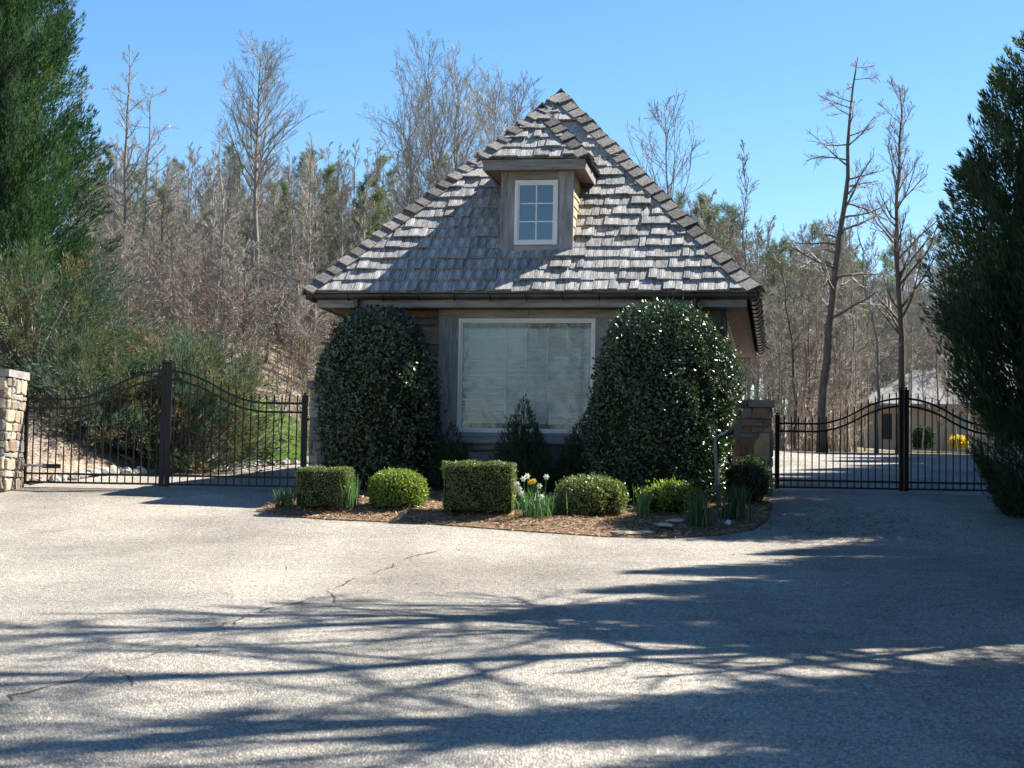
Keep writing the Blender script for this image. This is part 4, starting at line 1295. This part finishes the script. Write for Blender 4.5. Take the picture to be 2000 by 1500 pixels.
# ------------------------------------------------------------------ conifers
def cypress_proto(H, Rm, nplume, nspr, name, label, cat, seed, sl_=(.07, .16), sw_=(.015, .028), foot=.80, wide=.25, expo=.8):
    rng = np.random.default_rng(seed)
    t_ = thing(name, label, cat)
    prof = lambda q: np.where(q < wide, foot + (1 - foot) * np.sin(np.clip(q / wide, 0, 1) * 1.5708), (np.maximum(0, 1 - q) / (1 - wide)) ** expo)
    K = 10; nbough = nplume // K
    qb = rng.random(nbough * 4); qb = np.sort(qb[rng.random(len(qb)) < prof(qb) * .92 + .08][:nbough])
    thb = (np.arange(len(qb)) * 2.39996 + rng.normal(0, .35, len(qb))) % 6.2832
    rb_ = 1.10 - .55 * rng.random(len(qb)) ** 1.7; elb = rng.uniform(.62, 1.0, len(qb))
    rep_ = lambda v, sd: np.repeat(v, K) + rng.normal(0, sd, len(v) * K)
    sp = np.repeat(.20 / np.maximum(.25, prof(qb)), K)
    q = np.clip(rep_(qb, .017), 0, .995); n = len(q)
    th = np.repeat(thb, K) + rng.normal(0, 1, n) * sp * .62
    rr = Rm * prof(q) * (np.repeat(rb_, K) - np.abs(rng.normal(0, .075, n)))
    el = np.clip(rep_(elb, .16), .3, 1.35)
    tone = np.repeat(rng.random(len(qb)), K)
    Lp = (.6 + .75 * rng.random(n)) * (.5 + .5 * prof(q)) * Rm / 2.0
    dirs = np.stack([np.cos(th) * np.cos(el), np.sin(th) * np.cos(el), np.sin(el)], 1)
    tip = np.stack([rr * np.cos(th), rr * np.sin(th), q * H + .15], 1)
    base = tip - dirs * Lp[:, None]
    # sprays along each plume
    s = rng.random((n, nspr)) ** .8
    fat = np.sin(np.pi * np.clip(s * .85 + .15, 0, 1)) * (.13 * Lp)[:, None]
    off = nrm(rng.normal(size=(n, nspr, 3)))
    P = base[:, None] + dirs[:, None] * (Lp[:, None] * s)[..., None] + off * fat[..., None]
    D = nrm(dirs[:, None] + off * .48 + np.array([0, 0, .2]))
    P = P.reshape(-1, 3); D = D.reshape(-1, 3)
    m = len(P)
    V, F = leaves(P, D, nrm(rng.normal(size=(m, 3))), rng.uniform(*sl_, m), rng.uniform(*sw_, m), .1, .4)
    mix_mats(MB().add(V, F).build('crown', M['cypress'], t_), np.repeat(((tone + rng.normal(0, .18, n)) > .78).astype(int) + (rng.random(n) < .008) * 2, nspr).clip(0, 2), [M['cypress_light'], M['cypress_brown']])
    k = 20; a = np.arange(k) / k * 2 * math.pi
    qs = np.linspace(.0, .97, 26); V = []
    for q_ in qs:
        r_ = Rm * float(prof(q_)) * .38 * (1 + .1 * np.sin(5 * a + 17 * q_))
        V.append(np.stack([r_ * np.cos(a), r_ * np.sin(a), np.full(k, .2 + q_ * H)], 1))
    F_ = [(i * k + j, i * k + (j + 1) % k, i * k + k + (j + 1) % k, i * k + k + j) for i in range(25) for j in range(k)]
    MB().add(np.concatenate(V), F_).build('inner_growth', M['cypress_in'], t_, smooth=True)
    MB().tube([(0, 0, -.3), (0, 0, H * .5), (0, 0, H * .97)], [.16, .09, .015], 8).build('trunk', M['bark_dark'], t_)
    return t_
lc = at(-10, 500, 32.0)
cy1 = cypress_proto(12.6, 2.3, 2900, 64, 'cypress_tree', 'tall dense dark green cypress at the left edge above the juniper', 'tree', 3)
cy1.location = (lc[0], 32.0, g1(lc[0], 32.0) - .1)
rc = at(2070, 500, 22.9)
cy2 = cypress_proto(7.15, 1.88, 2500, 76, 'cypress_tree', 'dark cypress at the right edge in front of the gate', 'tree', 5, (.06, .13), (.013, .023), .45, .48, .55)
cy2.location = (rc[0], 22.9, g1(rc[0], 22.9) + .05)
# the row goes on outside the frame along the right verge; only its shade is in the picture
for (x, y, h, rz) in ((6.6, 4.6, 7.0, 1.9), (7.1, 6.7, 8.6, 2.9), (7.2, 9.6, 8.4, 2.4), (8.3, 11.2, 10.4, .4), (8.2, 14.3, 9.0, 1.2), (8.9, 15.9, 10.6, 5.6), (9.3, 17.6, 10.0, 3.6), (10.0, 19.4, 10.2, 2.0), (10.6, 21.4, 9.0, 5.0), (11.2, 24.2, 10.4, .2), (12.0, 26.8, 11.0, 3.1),
                      (13.2, 29.2, 12.5, .7), (14.2, 31.6, 13.0, 4.4), (15.4, 34.0, 13.5, 4.0), (16.6, 36.4, 13.5, 2.2), (17.8, 38.8, 13.5, 5.2), (19.0, 41.2, 13.0, 1.0), (19.4, 43.8, 13.5, .5), (20.2, 46.2, 13.5, 2.6), (18.8, 48.8, 13.0, 3.8),
                      (10.2, 8.0, 8.6, .9), (10.8, 10.6, 9.2, 2.1), (11.4, 13.2, 9.4, 3.3), (11.8, 15.6, 9.6, 4.7), (12.4, 18.2, 9.8, .1), (12.9, 20.6, 10.0, 1.6), (13.6, 23.0, 10.0, 2.8)):
    c_ = copy_tree(cy1); s_ = h / 12.6
    wd = 1.35 if y > 28 else 1.25 if y > 13 else 1.08; c_.scale = (s_ * wd, s_ * wd, s_); c_.location = (x, y, g1(x, y) - .1); c_.rotation_euler = (0, 0, rz)
    tag(c_, 'dense cypress of the row shading the right side of the drive', 'tree', 'cypress row along the right verge')

def juniper(label, x, y, Rr, H, nb, seed, bare=0.0):
    rng = np.random.default_rng(seed)
    t_ = thing('juniper_bush', label, 'bush', (x, y, g1(x, y) - .05))
    th = rng.uniform(0, 2 * math.pi, nb); rise = rng.uniform(.04, 1.0, nb)
    out = Rr * rng.uniform(.75, 1.1, nb) * np.sqrt(np.maximum(.08, 1 - (rise * .93) ** 2)); top = H * rise * rng.uniform(.85, 1.05, nb)
    m = 7; ts = np.linspace(0, 1, m)
    P = np.stack([np.stack([out * np.cos(th) * t, out * np.sin(th) * t, top * (1.25 * t - .25 * t ** 3) - .05 * Rr * t ** 4], 1) for t in ts], 1)
    P += np.cumsum(rng.normal(size=P.shape) * .03, 1)
    V, F = tubes(P, np.linspace(.028, .006, m)[None].repeat(nb, 0), 4)
    MB().add(V, F).build('branches', M['bark'], t_)
    # feathery side plumes, arching up and out
    ns = 11
    s = rng.uniform(.45, 1.0, (nb, ns)); i0 = np.minimum((s * (m - 1)).astype(int), m - 2); f = s * (m - 1) - i0
    bi = np.arange(nb)[:, None]
    A = P[bi, i0] * (1 - f)[..., None] + P[bi, i0 + 1] * f[..., None]
    T = nrm(P[bi, i0 + 1] - P[bi, i0])
    Dp = nrm(T * 1.1 + nrm(rng.normal(size=T.shape)) * .75 + np.array([0, 0, .3]))
    Lp = rng.uniform(.35, .85, (nb, ns))
    A = A.reshape(-1, 3); Dp = Dp.reshape(-1, 3); Lp = Lp.reshape(-1)
    n = len(A); nk = 30
    q = rng.random((n, nk)); offd = nrm(rng.normal(size=(n, nk, 3)))
    curl = np.array([0, 0, -.10])
    Q = A[:, None] + Dp[:, None] * (Lp[:, None] * q)[..., None] + curl * (q ** 2)[..., None] + offd * (.085 * (1 - q * .85))[..., None]
    D = nrm(Dp[:, None] + offd * .5)
    Q = Q.reshape(-1, 3); D = D.reshape(-1, 3)
    V, F = leaves(Q, D, nrm(rng.normal(size=Q.shape)), rng.uniform(.06, .14, len(Q)), rng.uniform(.01, .02, len(Q)), .1, .35)
    kind = rng.choice(3, nb, p=(.60, .32, .08))
    mix_mats(MB().add(V, F).build('foliage', M['juniper'], t_), np.repeat(np.repeat(kind, ns), nk), [M['juniper_olive'], M['juniper_gold']])
    return t_
j = at(60, 700, 29.8); juniper('large feathery olive juniper below the tall cypress at the left', j[0], 29.8, 2.5, 2.55, 170, 21)
j = at(200, 700, 28.6); juniper('low dark juniper spreading over the bank behind the left gate leaf', j[0], 28.6, 1.7, 1.75, 120, 22)
j = at(372, 800, 28.9); juniper('dense grey green juniper seen through the middle of the left gate', j[0], 28.9, 1.32, 2.3, 160, 23)
j = at(305, 700, 30.5); juniper('green juniper rising behind the centre of the left gate', j[0], 30.8, 1.5, 2.3, 110, 24)

# ------------------------------------------------------------------ bare trees
def offshoots(P, Rr, n, smin, smax, ang, length, up, m, rng, taper=.35, wob=.05, r0=.55):
    """children of a bundle of polylines"""
    N, mm, _ = P.shape
    s = smin + (smax - smin) * (np.arange(n)[None] + rng.random((N, n))) / n
    i0 = np.minimum((s * (mm - 1)).astype(int), mm - 2); f = s * (mm - 1) - i0
    bi = np.arange(N)[:, None]
    A = P[bi, i0] * (1 - f)[..., None] + P[bi, i0 + 1] * f[..., None]
    T = nrm(P[bi, i0 + 1] - P[bi, i0])
    rad = Rr[bi, i0] * (1 - f) + Rr[bi, i0 + 1] * f
    rd = nrm(np.cross(T, nrm(rng.normal(size=T.shape))))
    an = rng.normal(ang[0], ang[1], s.shape)
    D = T * np.cos(an)[..., None] + rd * np.sin(an)[..., None]
    L = length(s) * rng.uniform(.65, 1.2, s.shape)
    A = A.reshape(-1, 3); D = D.reshape(-1, 3); L = L.reshape(-1); rad = rad.reshape(-1)
    pts = [A]; d = D.copy()
    for k in range(m - 1):
        d = nrm(d + np.array([0, 0, up / (m - 1)]) + rng.normal(size=d.shape) * wob)
        pts.append(pts[-1] + d * (L / (m - 1))[:, None])
    Pc = np.stack(pts, 1)
    Rc = (rad * r0)[:, None] * np.linspace(1, taper, m)[None]
    return Pc, Rc

def bare_tree(name, label, cat, rng_seed, H=10.0, r=.11, n1=24, n2=7, n3=5, spread=.24, ang=(.75, .15), up=.7, start=.3, lean=(0, 0), bark='bark', twig='twig', wobt=.05, minr=.0066, n4=0, prof=None):
    rng = np.random.default_rng(rng_seed)
    t_ = thing(name, label, cat)
    m = 14
    tt = np.linspace(0, 1, m)
    P0 = np.stack([lean[0] * tt ** 1.2 * H, lean[1] * tt * H, tt * H], 1)
    P0[1:, :2] += np.cumsum(rng.normal(size=(m - 1, 2)) * wobt, 0)
    R0 = r * (1 - tt * .93) ** .85
    R0[0] *= 1.35
    P0[0, 2] -= .3
    b = MB().tube(P0, R0, 9)
    P0, R0 = P0[None], R0[None]
    prof = prof or (lambda s: spread * H * np.clip((1.12 - s), .05, 1) ** .8 * np.where(s < start + .12, .75, 1))
    P1, R1 = offshoots(P0, R0, n1, start, .99, ang, prof, up, 7, rng, .3, .10, .5)
    R1 = np.maximum(R1, minr * 1.5)
    V, F = tubes(P1, R1, 5); b.add(V, F)
    b.build('trunk', M[bark], t_, smooth=True)
    L1 = np.linalg.norm(P1[:, -1] - P1[:, 0], axis=1)
    c = MB()
    P2, R2 = offshoots(P1, R1, n2, .2, 1.0, (.6, .2), lambda s: (L1[:, None] * .5 * (1.15 - s * .75)), up * .6, 5, rng, .4, .10, .6)
    R2 = np.clip(R2, minr, None)
    V, F = tubes(P2, R2, 3); c.add(V, F)
    if n3:
        L2 = np.linalg.norm(P2[:, -1] - P2[:, 0], axis=1)
        P3, R3 = offshoots(P2, R2, n3, .15, 1.0, (.6, .2), lambda s: (L2[:, None] * .55 * (1.15 - s * .7)), up * .4, 3, rng, .6, .08, .7)
        R3 = np.clip(R3, minr * .75, minr * 1.2)
        V, F = tubes(P3, R3, 3); c.add(V, F)
        if n4:
            L3 = np.linalg.norm(P3[:, -1] - P3[:, 0], axis=1)
            P4, R4 = offshoots(P3, R3, n4, .2, 1.0, (.6, .2), lambda s: (L3[:, None] * .7 * np.ones_like(s)), up * .4, 3, rng, .6, .08, .7)
            V, F = tubes(P4, np.clip(R4, minr * .6, minr * .8), 3); c.add(V, F)
    tag(c.build('twigs', M[twig], t_), kind='stuff')
    return t_
def put(o, px, Y, ytop=None, H0=10.0, sxy=1.0, rz=None, h=None):
    w_ = at(px, 850, Y)
    z0 = g1(w_[0], Y)
    if ytop is not None:
        h = at(px, ytop, Y)[2] - z0
    s_ = h / H0
    o.location = (w_[0], Y, z0); o.scale = (s_ * sxy, s_ * sxy, s_)
    if rz is not None: o.rotation_euler = (0, 0, rz)
    return o
# the trees one can pick out
put(bare_tree('bare_tree', 'tall straight bare tree with few side branches beside the left cypress', 'tree', 101, 12.5, .13, 34, 7, 5, .20, (1.0, .2), .35, .3, (.02, 0)), 222, 47, 92, 12.5)
put(bare_tree('bare_tree', 'slim bare tree with angular crown right behind the left tall one', 'tree', 102, 11, .10, 28, 7, 5, .30, (1.1, .2), .3, .4, (.02, 0)), 262, 49, 165, 11)
put(bare_tree('bare_tree', 'tall bare poplar with fine egg shaped crown left of the roof', 'tree', 103, 14, .15, 48, 9, 7, .34, (.68, .12), .35, .5, (.015, 0), prof=lambda s: 14 * .40 * np.clip(1.22 - s, .12, .6)), 487, 49, 100, 14)
put(bare_tree('bare_tree', 'second grey trunk standing close beside the egg crowned poplar', 'tree', 104, 12, .12, 28, 7, 5, .26, (.65, .12), .45, .4, (.02, 0)), 478, 50.5, 190, 12)
put(bare_tree('bare_tree', 'thin bare tree halfway between the left cypress and the poplar', 'tree', 105, 10, .08, 28, 7, 5, .22, (.8, .15), .4, .35), 412, 46, 240, 10)
for i, (px, yt, Y, sp) in enumerate(((800, 205, 52, .24), (850, 150, 54, .22), (905, 160, 56, .22), (955, 190, 53, .24), (1010, 200, 57, .2))):
    put(bare_tree('bare_tree', ['bushy bare tree at the left of the clump behind the roof', 'tallest bare tree of the clump left of the dormer peak', 'bare tree with dense upright twigs in the clump behind the roof', 'bare tree just left of the dormer peak behind the roof', 'thin bare tree showing behind the dormer peak'][i], 'tree', 110 + i, 12, .10, 40, 10, 6, sp * 1.7, (.5, .15), .5, .3, (random.uniform(-.03, .05), 0), prof=lambda s: 12 * .42 * np.clip(1.3 - s, .15, .7)), px, Y, yt, 12)
put(bare_tree('bare_tree', 'bare tree with open fan crown just right of the roof hip', 'tree', 120, 11, .08, 26, 7, 5, .45, (.65, .12), .35, .45), 1305, 50, 205, 11)
put(bare_tree('bare_tree', 'slender bare tree between the fan crowned tree and the leaning trunk', 'tree', 121, 9, .05, 24, 6, 4, .2, (.5, .12), .5, .5), 1442, 52, 285, 9)
# leaning tree on the right: trunk tilts to the right, stubby level limbs
lt = bare_tree('bare_tree', 'dark leaning bare tree with level limbs rising right of the gatehouse', 'tree', 133, 11.6, .15, 30, 8, 5, .24, (1.3, .25), .15, .33, (.085, 0), 'bark_dark', 'twig', .035)
put(lt, 1606, 45.8, 108, 11.6)
put(bare_tree('bare_tree', 'tall straight dark bare tree behind the meeting of the right gate', 'tree', 134, 11.5, .13, 40, 8, 6, .26, (.7, .2), .45, .3, (.0, 0), 'bark_dark'), 1757, 47.5, 170, 11.5)
put(bare_tree('bare_tree', 'pale thin forked tree between the leaning trunk and the gate stile', 'tree', 135, 8, .07, 16, 6, 4, .22, (.7, .2), .6, .3, (-.06, 0)), 1712, 46.6, 420, 8)
put(bare_tree('bare_tree', 'crooked slim dark tree left of the leaning trunk above the right pillar', 'tree', 136, 7, .07, 18, 6, 4, .2, (.9, .2), .5, .3, (-.05, 0), 'bark_dark'), 1552, 47, 470, 7)

# trees outside the frame on the right whose branch shadows streak the drive
for i, (x, y, h, sd) in enumerate(((7.6, 13.2, 15.0, 201), (8.6, 15.4, 15.5, 203), (9.6, 11.9, 17.0, 206))):
    t_ = bare_tree('bare_tree', 'bare tree on the right verge casting branch shadows over the drive', 'tree', sd, 10, .15, 24, 8, 6, .34, (1.1, .25), .3, .30, minr=.010)
    t_['group'] = 'bare trees on the right verge'
    t_.location = (x, y, g1(x, y)); t_.scale = (h / 10,) * 3

# pines
def pine(name, label, cat, seed, H=10.0, ntuft=130, spread=.17, start=.45, dens=26):
    rng = np.random.default_rng(seed)
    t_ = thing(name, label, cat)
    m = 10; tt = np.linspace(0, 1, m)
    P0 = np.stack([np.zeros(m), np.zeros(m), tt * H], 1); P0[1:, :2] += np.cumsum(rng.normal(size=(m - 1, 2)) * .04, 0); P0[0, 2] -= .3
    R0 = .10 * (1 - tt * .92)
    b = MB().tube(P0, R0, 8)
    P1, R1 = offshoots(P0[None], R0[None], int(ntuft / 5), start, .99, (1.1, .2), lambda s: spread * H * np.clip(1.1 - (s - start) / (1 - start), .12, 1), .6, 6, rng, .4, .1, .45)
    V, F = tubes(P1, np.maximum(R1, .01), 4); b.add(V, F)
    b.build('trunk', M['bark_pine'], t_, smooth=True)
    P2, R2 = offshoots(P1, R1, 5, .35, 1.0, (.6, .2), lambda s: .42 * np.ones_like(s), .6, 3, rng)
    tips = np.concatenate([P2[:, -1], P1[:, -1], P0[-1:]]); td = np.concatenate([nrm(P2[:, -1] - P2[:, 0]), nrm(P1[:, -1] - P1[:, -2]), [[0, 0, 1.]]])
    n = len(tips)
    s = rng.random((n, dens)); off = nrm(rng.normal(size=(n, dens, 3)))
    A = tips[:, None] - td[:, None] * (.30 * s)[..., None]
    D = nrm(td[:, None] * .7 + off)
    A = A.reshape(-1, 3); D = D.reshape(-1, 3)
    V, F = leaves(A, D, nrm(rng.normal(size=A.shape)), rng.uniform(.13, .24, len(A)), .018, 0, .4)
    MB().add(V, F).build('crown', M['needle'], t_)
    return t_

# the wood behind: many copies of a few kinds
BT = [bare_tree('bare_tree', '', 'tree', 300 + i, 10, rr, n1, n2, n3, sp, (an, .18), up, st, (random.uniform(-.03, .03), 0), bk, tw, .05)
      for i, (rr, n1, n2, n3, sp, an, up, st, bk, tw) in enumerate((
          (.065, 34, 9, 9, .26, .85, .35, .38, 'bark', 'twig'), (.07, 32, 9, 9, .30, .95, .3, .2, 'bark', 'twig'), (.06, 36, 9, 9, .22, .7, .45, .34, 'bark', 'twig_red'),
          (.08, 30, 9, 9, .34, 1.0, .3, .15, 'bark_dark', 'twig'), (.055, 38, 9, 7, .20, .75, .45, .42, 'bark', 'twig'), (.065, 34, 9, 9, .30, .85, .4, .1, 'bark', 'twig_red')))]
ST = [bare_tree('bare_tree', '', 'tree', 340 + i, 10, .085, 26, 8, 7, .20, (.6, .15), .45, .5, (random.uniform(-.03, .03), 0), bk, 'twig', .05) for i, bk in enumerate(('bark', 'bark'))]
PT = [pine('pine_tree', '', 'tree', 400 + i, 10, nt_, sp, st) for i, (nt_, sp, st) in enumerate(((230, .17, .4), (190, .15, .45), (280, .2, .3), (300, .19, .15)))]
for o_, l_ in zip(ST + BT + PT, ('tall pale trunked', 'slender straight pale trunked', 'slim pale grey', 'spreading grey', 'narrow reddish twigged', 'dark barked wide', 'many branched thin grey', 'bushy reddish twigged', 'open topped green', 'sparse high crowned green', 'full green', 'low branching green')):
    o_['look'] = l_
_tx = [100, 250, 400, 600, 740, 900, 1100, 1300, 1450, 1600, 1750, 1900, 2100]
_ty = [325, 328, 328, 328, 335, 340, 350, 390, 445, 465, 480, 500, 520]
used = set()
def clear_of(px, Y):
    return not (px > 1672 and Y < 88) and not (px > 1590 and px < 1700 and Y < 50)
placed = []
def scatter(protos, n, px_r, Y_r, jit, label, group, sxy=(.85, 1.2), hmin=3.5, hmax=13):
    k = 0; tries = 0
    while k < n and tries < n * 30:
        tries += 1
        px = random.uniform(*px_r); Y = Y_r[0] + (Y_r[1] - Y_r[0]) * random.random() ** .8
        if not clear_of(px, Y): continue
        x = at(px, 850, Y)[0]
        if any((x - a) ** 2 + (Y - b_) ** 2 < .8 for a, b_ in placed[-220:]): continue
        zt = at(px, np.interp(px, _tx, _ty) + random.uniform(*jit), Y)[2]
        h = min(hmax, max(hmin, zt - g1(x, Y)))
        pr = random.choice(protos)
        o = pr if pr.name not in used else copy_tree(pr)
        used.add(pr.name)
        o.location = (x, Y, g1(x, Y)); s_ = h / 10; w_ = s_ * random.uniform(*sxy)
        o.scale = (w_, w_, s_); o.rotation_euler = (0, 0, random.uniform(0, 6.28))
        where = 'left of the gatehouse roof' if px < 720 else 'showing behind the gatehouse roof' if px < 1380 else 'right of the gatehouse roof'
        kindw = (pr.get('look') or '')
        tag(o, label.replace('LOOK', kindw) + ' ' + where, 'tree', group + ' ' + where)
        placed.append((x, Y)); k += 1
scatter(PT, 58, (120, 1900), (58, 92), (-40, 80), 'LOOK pine in the wood', 'pines', (1.0, 1.5))
scatter(PT, 34, (140, 760), (49, 72), (10, 200), 'LOOK pine in the wood', 'pines', (1.0, 1.6))
scatter(PT, 30, (120, 1900), (52, 72), (30, 190), 'LOOK pine in the wood', 'pines', (1.0, 1.5))
scatter(BT, 110, (120, 1900), (47, 90), (-50, 60), 'LOOK bare tree in the wood', 'bare trees')
scatter(ST, 44, (180, 760), (46, 66), (-60, 50), 'LOOK bare tree in the wood', 'bare trees', (.75, 1.0), 6, 15)
scatter(ST, 22, (1390, 1860), (48, 66), (-50, 60), 'LOOK bare tree in the wood', 'bare trees', (.75, 1.0), 5, 14)
scatter(BT, 42, (150, 700), (43, 55), (60, 220), 'LOOK bare tree in the wood', 'bare trees', (1.0, 1.5))
scatter(BT, 40, (1400, 1850), (47, 56), (20, 220), 'LOOK bare tree in the wood', 'bare trees', (1.0, 1.5))

_clear = clear_of
clear_of = lambda px, Y: True
scatter(BT, 12, (1680, 1900), (56, 78), (-40, 160), 'LOOK bare tree in the wood', 'bare trees', (.7, 1.0), 4, 11)
scatter(BT, 30, (1640, 1960), (95, 112), (-30, 120), 'LOOK bare tree in the wood', 'bare trees', (1.0, 1.4), 5, 15)
scatter(PT, 12, (1640, 1960), (97, 112), (-10, 140), 'LOOK pine in the wood', 'pines', (1.0, 1.5), 5, 15)
clear_of = _clear
scatter(PT, 12, (1360, 1680), (56, 80), (-30, 120), 'LOOK pine in the wood', 'pines', (.8, 1.1))
for k in range(34):
    o = copy_tree(random.choice(BT + PT[:2])); x, y = random.uniform(-26, 26), random.uniform(-28, -14)
    o.location = (x, y, g1(x, y)); s_ = random.uniform(.8, 1.3); o.scale = (s_ * 1.2, s_ * 1.2, s_); o.rotation_euler = (0, 0, random.uniform(0, 6))
    tag(o, 'tree across the road behind the viewer, seen only in the window panes', 'tree', 'trees across the road')

# undergrowth: saplings and brush too many to count, one object
def brush(n, px_r, Y_r, hr, seed, name, label, mat):
    rng = np.random.default_rng(seed)
    P, Rr = [], []
    px = rng.uniform(*px_r, n); Y = rng.uniform(*Y_r, n)
    pts = np.array([at(a, 850, b_)[:2] for a, b_ in zip(px, Y)])
    ok = np.array([clear_of(a, b_) for a, b_ in zip(px, Y)]); pts = pts[ok]; n = len(pts)
    h = rng.uniform(*hr, n); m = 6
    z0 = gz(pts[:, 0], pts[:, 1]) - .1
    ln_ = rng.normal(0, .12, (n, 2))
    P0 = np.stack([np.column_stack([pts + ln_ * (h * t)[:, None] + rng.normal(0, .04, (n, 2)), z0 + h * t]) for t in np.linspace(0, 1, m)], 1)
    R0 = (h * .005)[:, None] * np.linspace(1, .35, m)[None] + .003
    b = MB(); b.add(*tubes(P0, R0, 3))
    P1, R1 = offshoots(P0, R0, 9, .15, 1.0, (.8, .25), lambda s: .34 * h[:, None] * (1.15 - s * .8), .4, 5, rng, .4, .15, .6)
    b.add(*tubes(P1, np.clip(R1, .005, None), 3))
    L1 = np.linalg.norm(P1[:, -1] - P1[:, 0], axis=1)
    P2, R2 = offshoots(P1, R1, 6, .15, 1.0, (.8, .25), lambda s: .45 * L1[:, None] * np.ones_like(s), .2, 2, rng, .5, .12, .7)
    b.add(*tubes(P2, np.clip(R2, .004, .006), 3))
    tag(b.build(name, M[mat], None), label, kind='stuff')
    return P2
t1 = brush(420, (130, 760), (39, 56), (.8, 3.2), 51, 'brush', 'leafless grey undergrowth of the wood on the left', 'twig')
t2 = brush(300, (130, 1250), (44, 66), (1.5, 4.0), 52, 'brush', 'leafless reddish undergrowth of the wood', 'twig_red')
t3 = brush(330, (1380, 1900), (46.6, 62), (.8, 3.0), 53, 'brush', 'leafless grey undergrowth of the wood on the right', 'twig')
tip = np.concatenate([t1[::3, -1], t2[::2, -1], t3[::4, -1]])
n = len(tip)
V, F = leaves(tip, nrm(RNG.normal(size=(n, 3)) + [0, 0, -.6]), rand_dir(n), RNG.uniform(.05, .10, n), RNG.uniform(.03, .055, n))
tag(MB().add(V, F).build('dead_leaves', M['russet']), 'russet dead leaves clinging to the undergrowth', kind='stuff')

# ------------------------------------------------------------------ house beyond the right gate
hz = at(1700, 884, 84)
hs = thing('house', 'tan house with grey roof beyond the right gate', 'house', (hz[0], 84, hz[2] - .05), R(-6))
MB().box((-.3, 0, -.8), (11, 8, 2.55)).build('wall', M['tanwall'], hs)
b = MB()
MB().poly([(-.8, -.6, 2.45), (11.4, -.6, 2.45), (11.4, 8.6, 2.45), (-.8, 8.6, 2.45), (2.8, 4, 4.7), (9, 4, 4.7), (-.8, -.6, 2.6), (11.4, -.6, 2.6), (11.4, 8.6, 2.6), (-.8, 8.6, 2.6)],
          [(6, 7, 5, 4), (7, 8, 5), (8, 9, 4, 5), (9, 6, 4), (0, 1, 7, 6), (3, 2, 1, 0), (3, 0, 6, 9), (1, 2, 8, 7), (2, 3, 9, 8)]).build('roof', M['greyroof'], hs)
for x in (.55, 1.35, 4.4):
    f_ = MB().box((x, -.03, .75), (x + .55, -.002, 2.1)).build('window', M['darkglass'], hs)
    frame_mb(x - .06, x + .61, .69, 2.16, .06, -.05, -.004).build('frame', M['tanwall'], f_)
def far_bush(label, px, py, hw, H, mat, Y):
    w_ = at(px, py, Y)
    s = thing('garden_bush', label, 'bush', (w_[0], Y, w_[2] - .05))
    P, N = dome_surface(2500, hw, hw, H, .1)
    V, F = leaf_skin(P, N, .14, .07, .7, .12)
    MB().add(V, F).build('foliage', M[mat], s)
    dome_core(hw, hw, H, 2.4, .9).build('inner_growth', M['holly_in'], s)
far_bush('dark round bush in front of the tan house', 1803, 873, .45, 1.05, 'conifer', 79)
far_bush('yellow flowering bush in front of the tan house', 1872, 872, .36, .5, 'yellowbloom', 78)
hl = [tuple(at(a, b_, y)[:2]) for a, b_, y in ((1776, 884, 62), (1960, 884, 62), (2000, 880, 80), (1785, 880, 80))]
patch('house_lawn', M['soil'], hl, .06, 'green lawn in front of the tan house', 1.0)
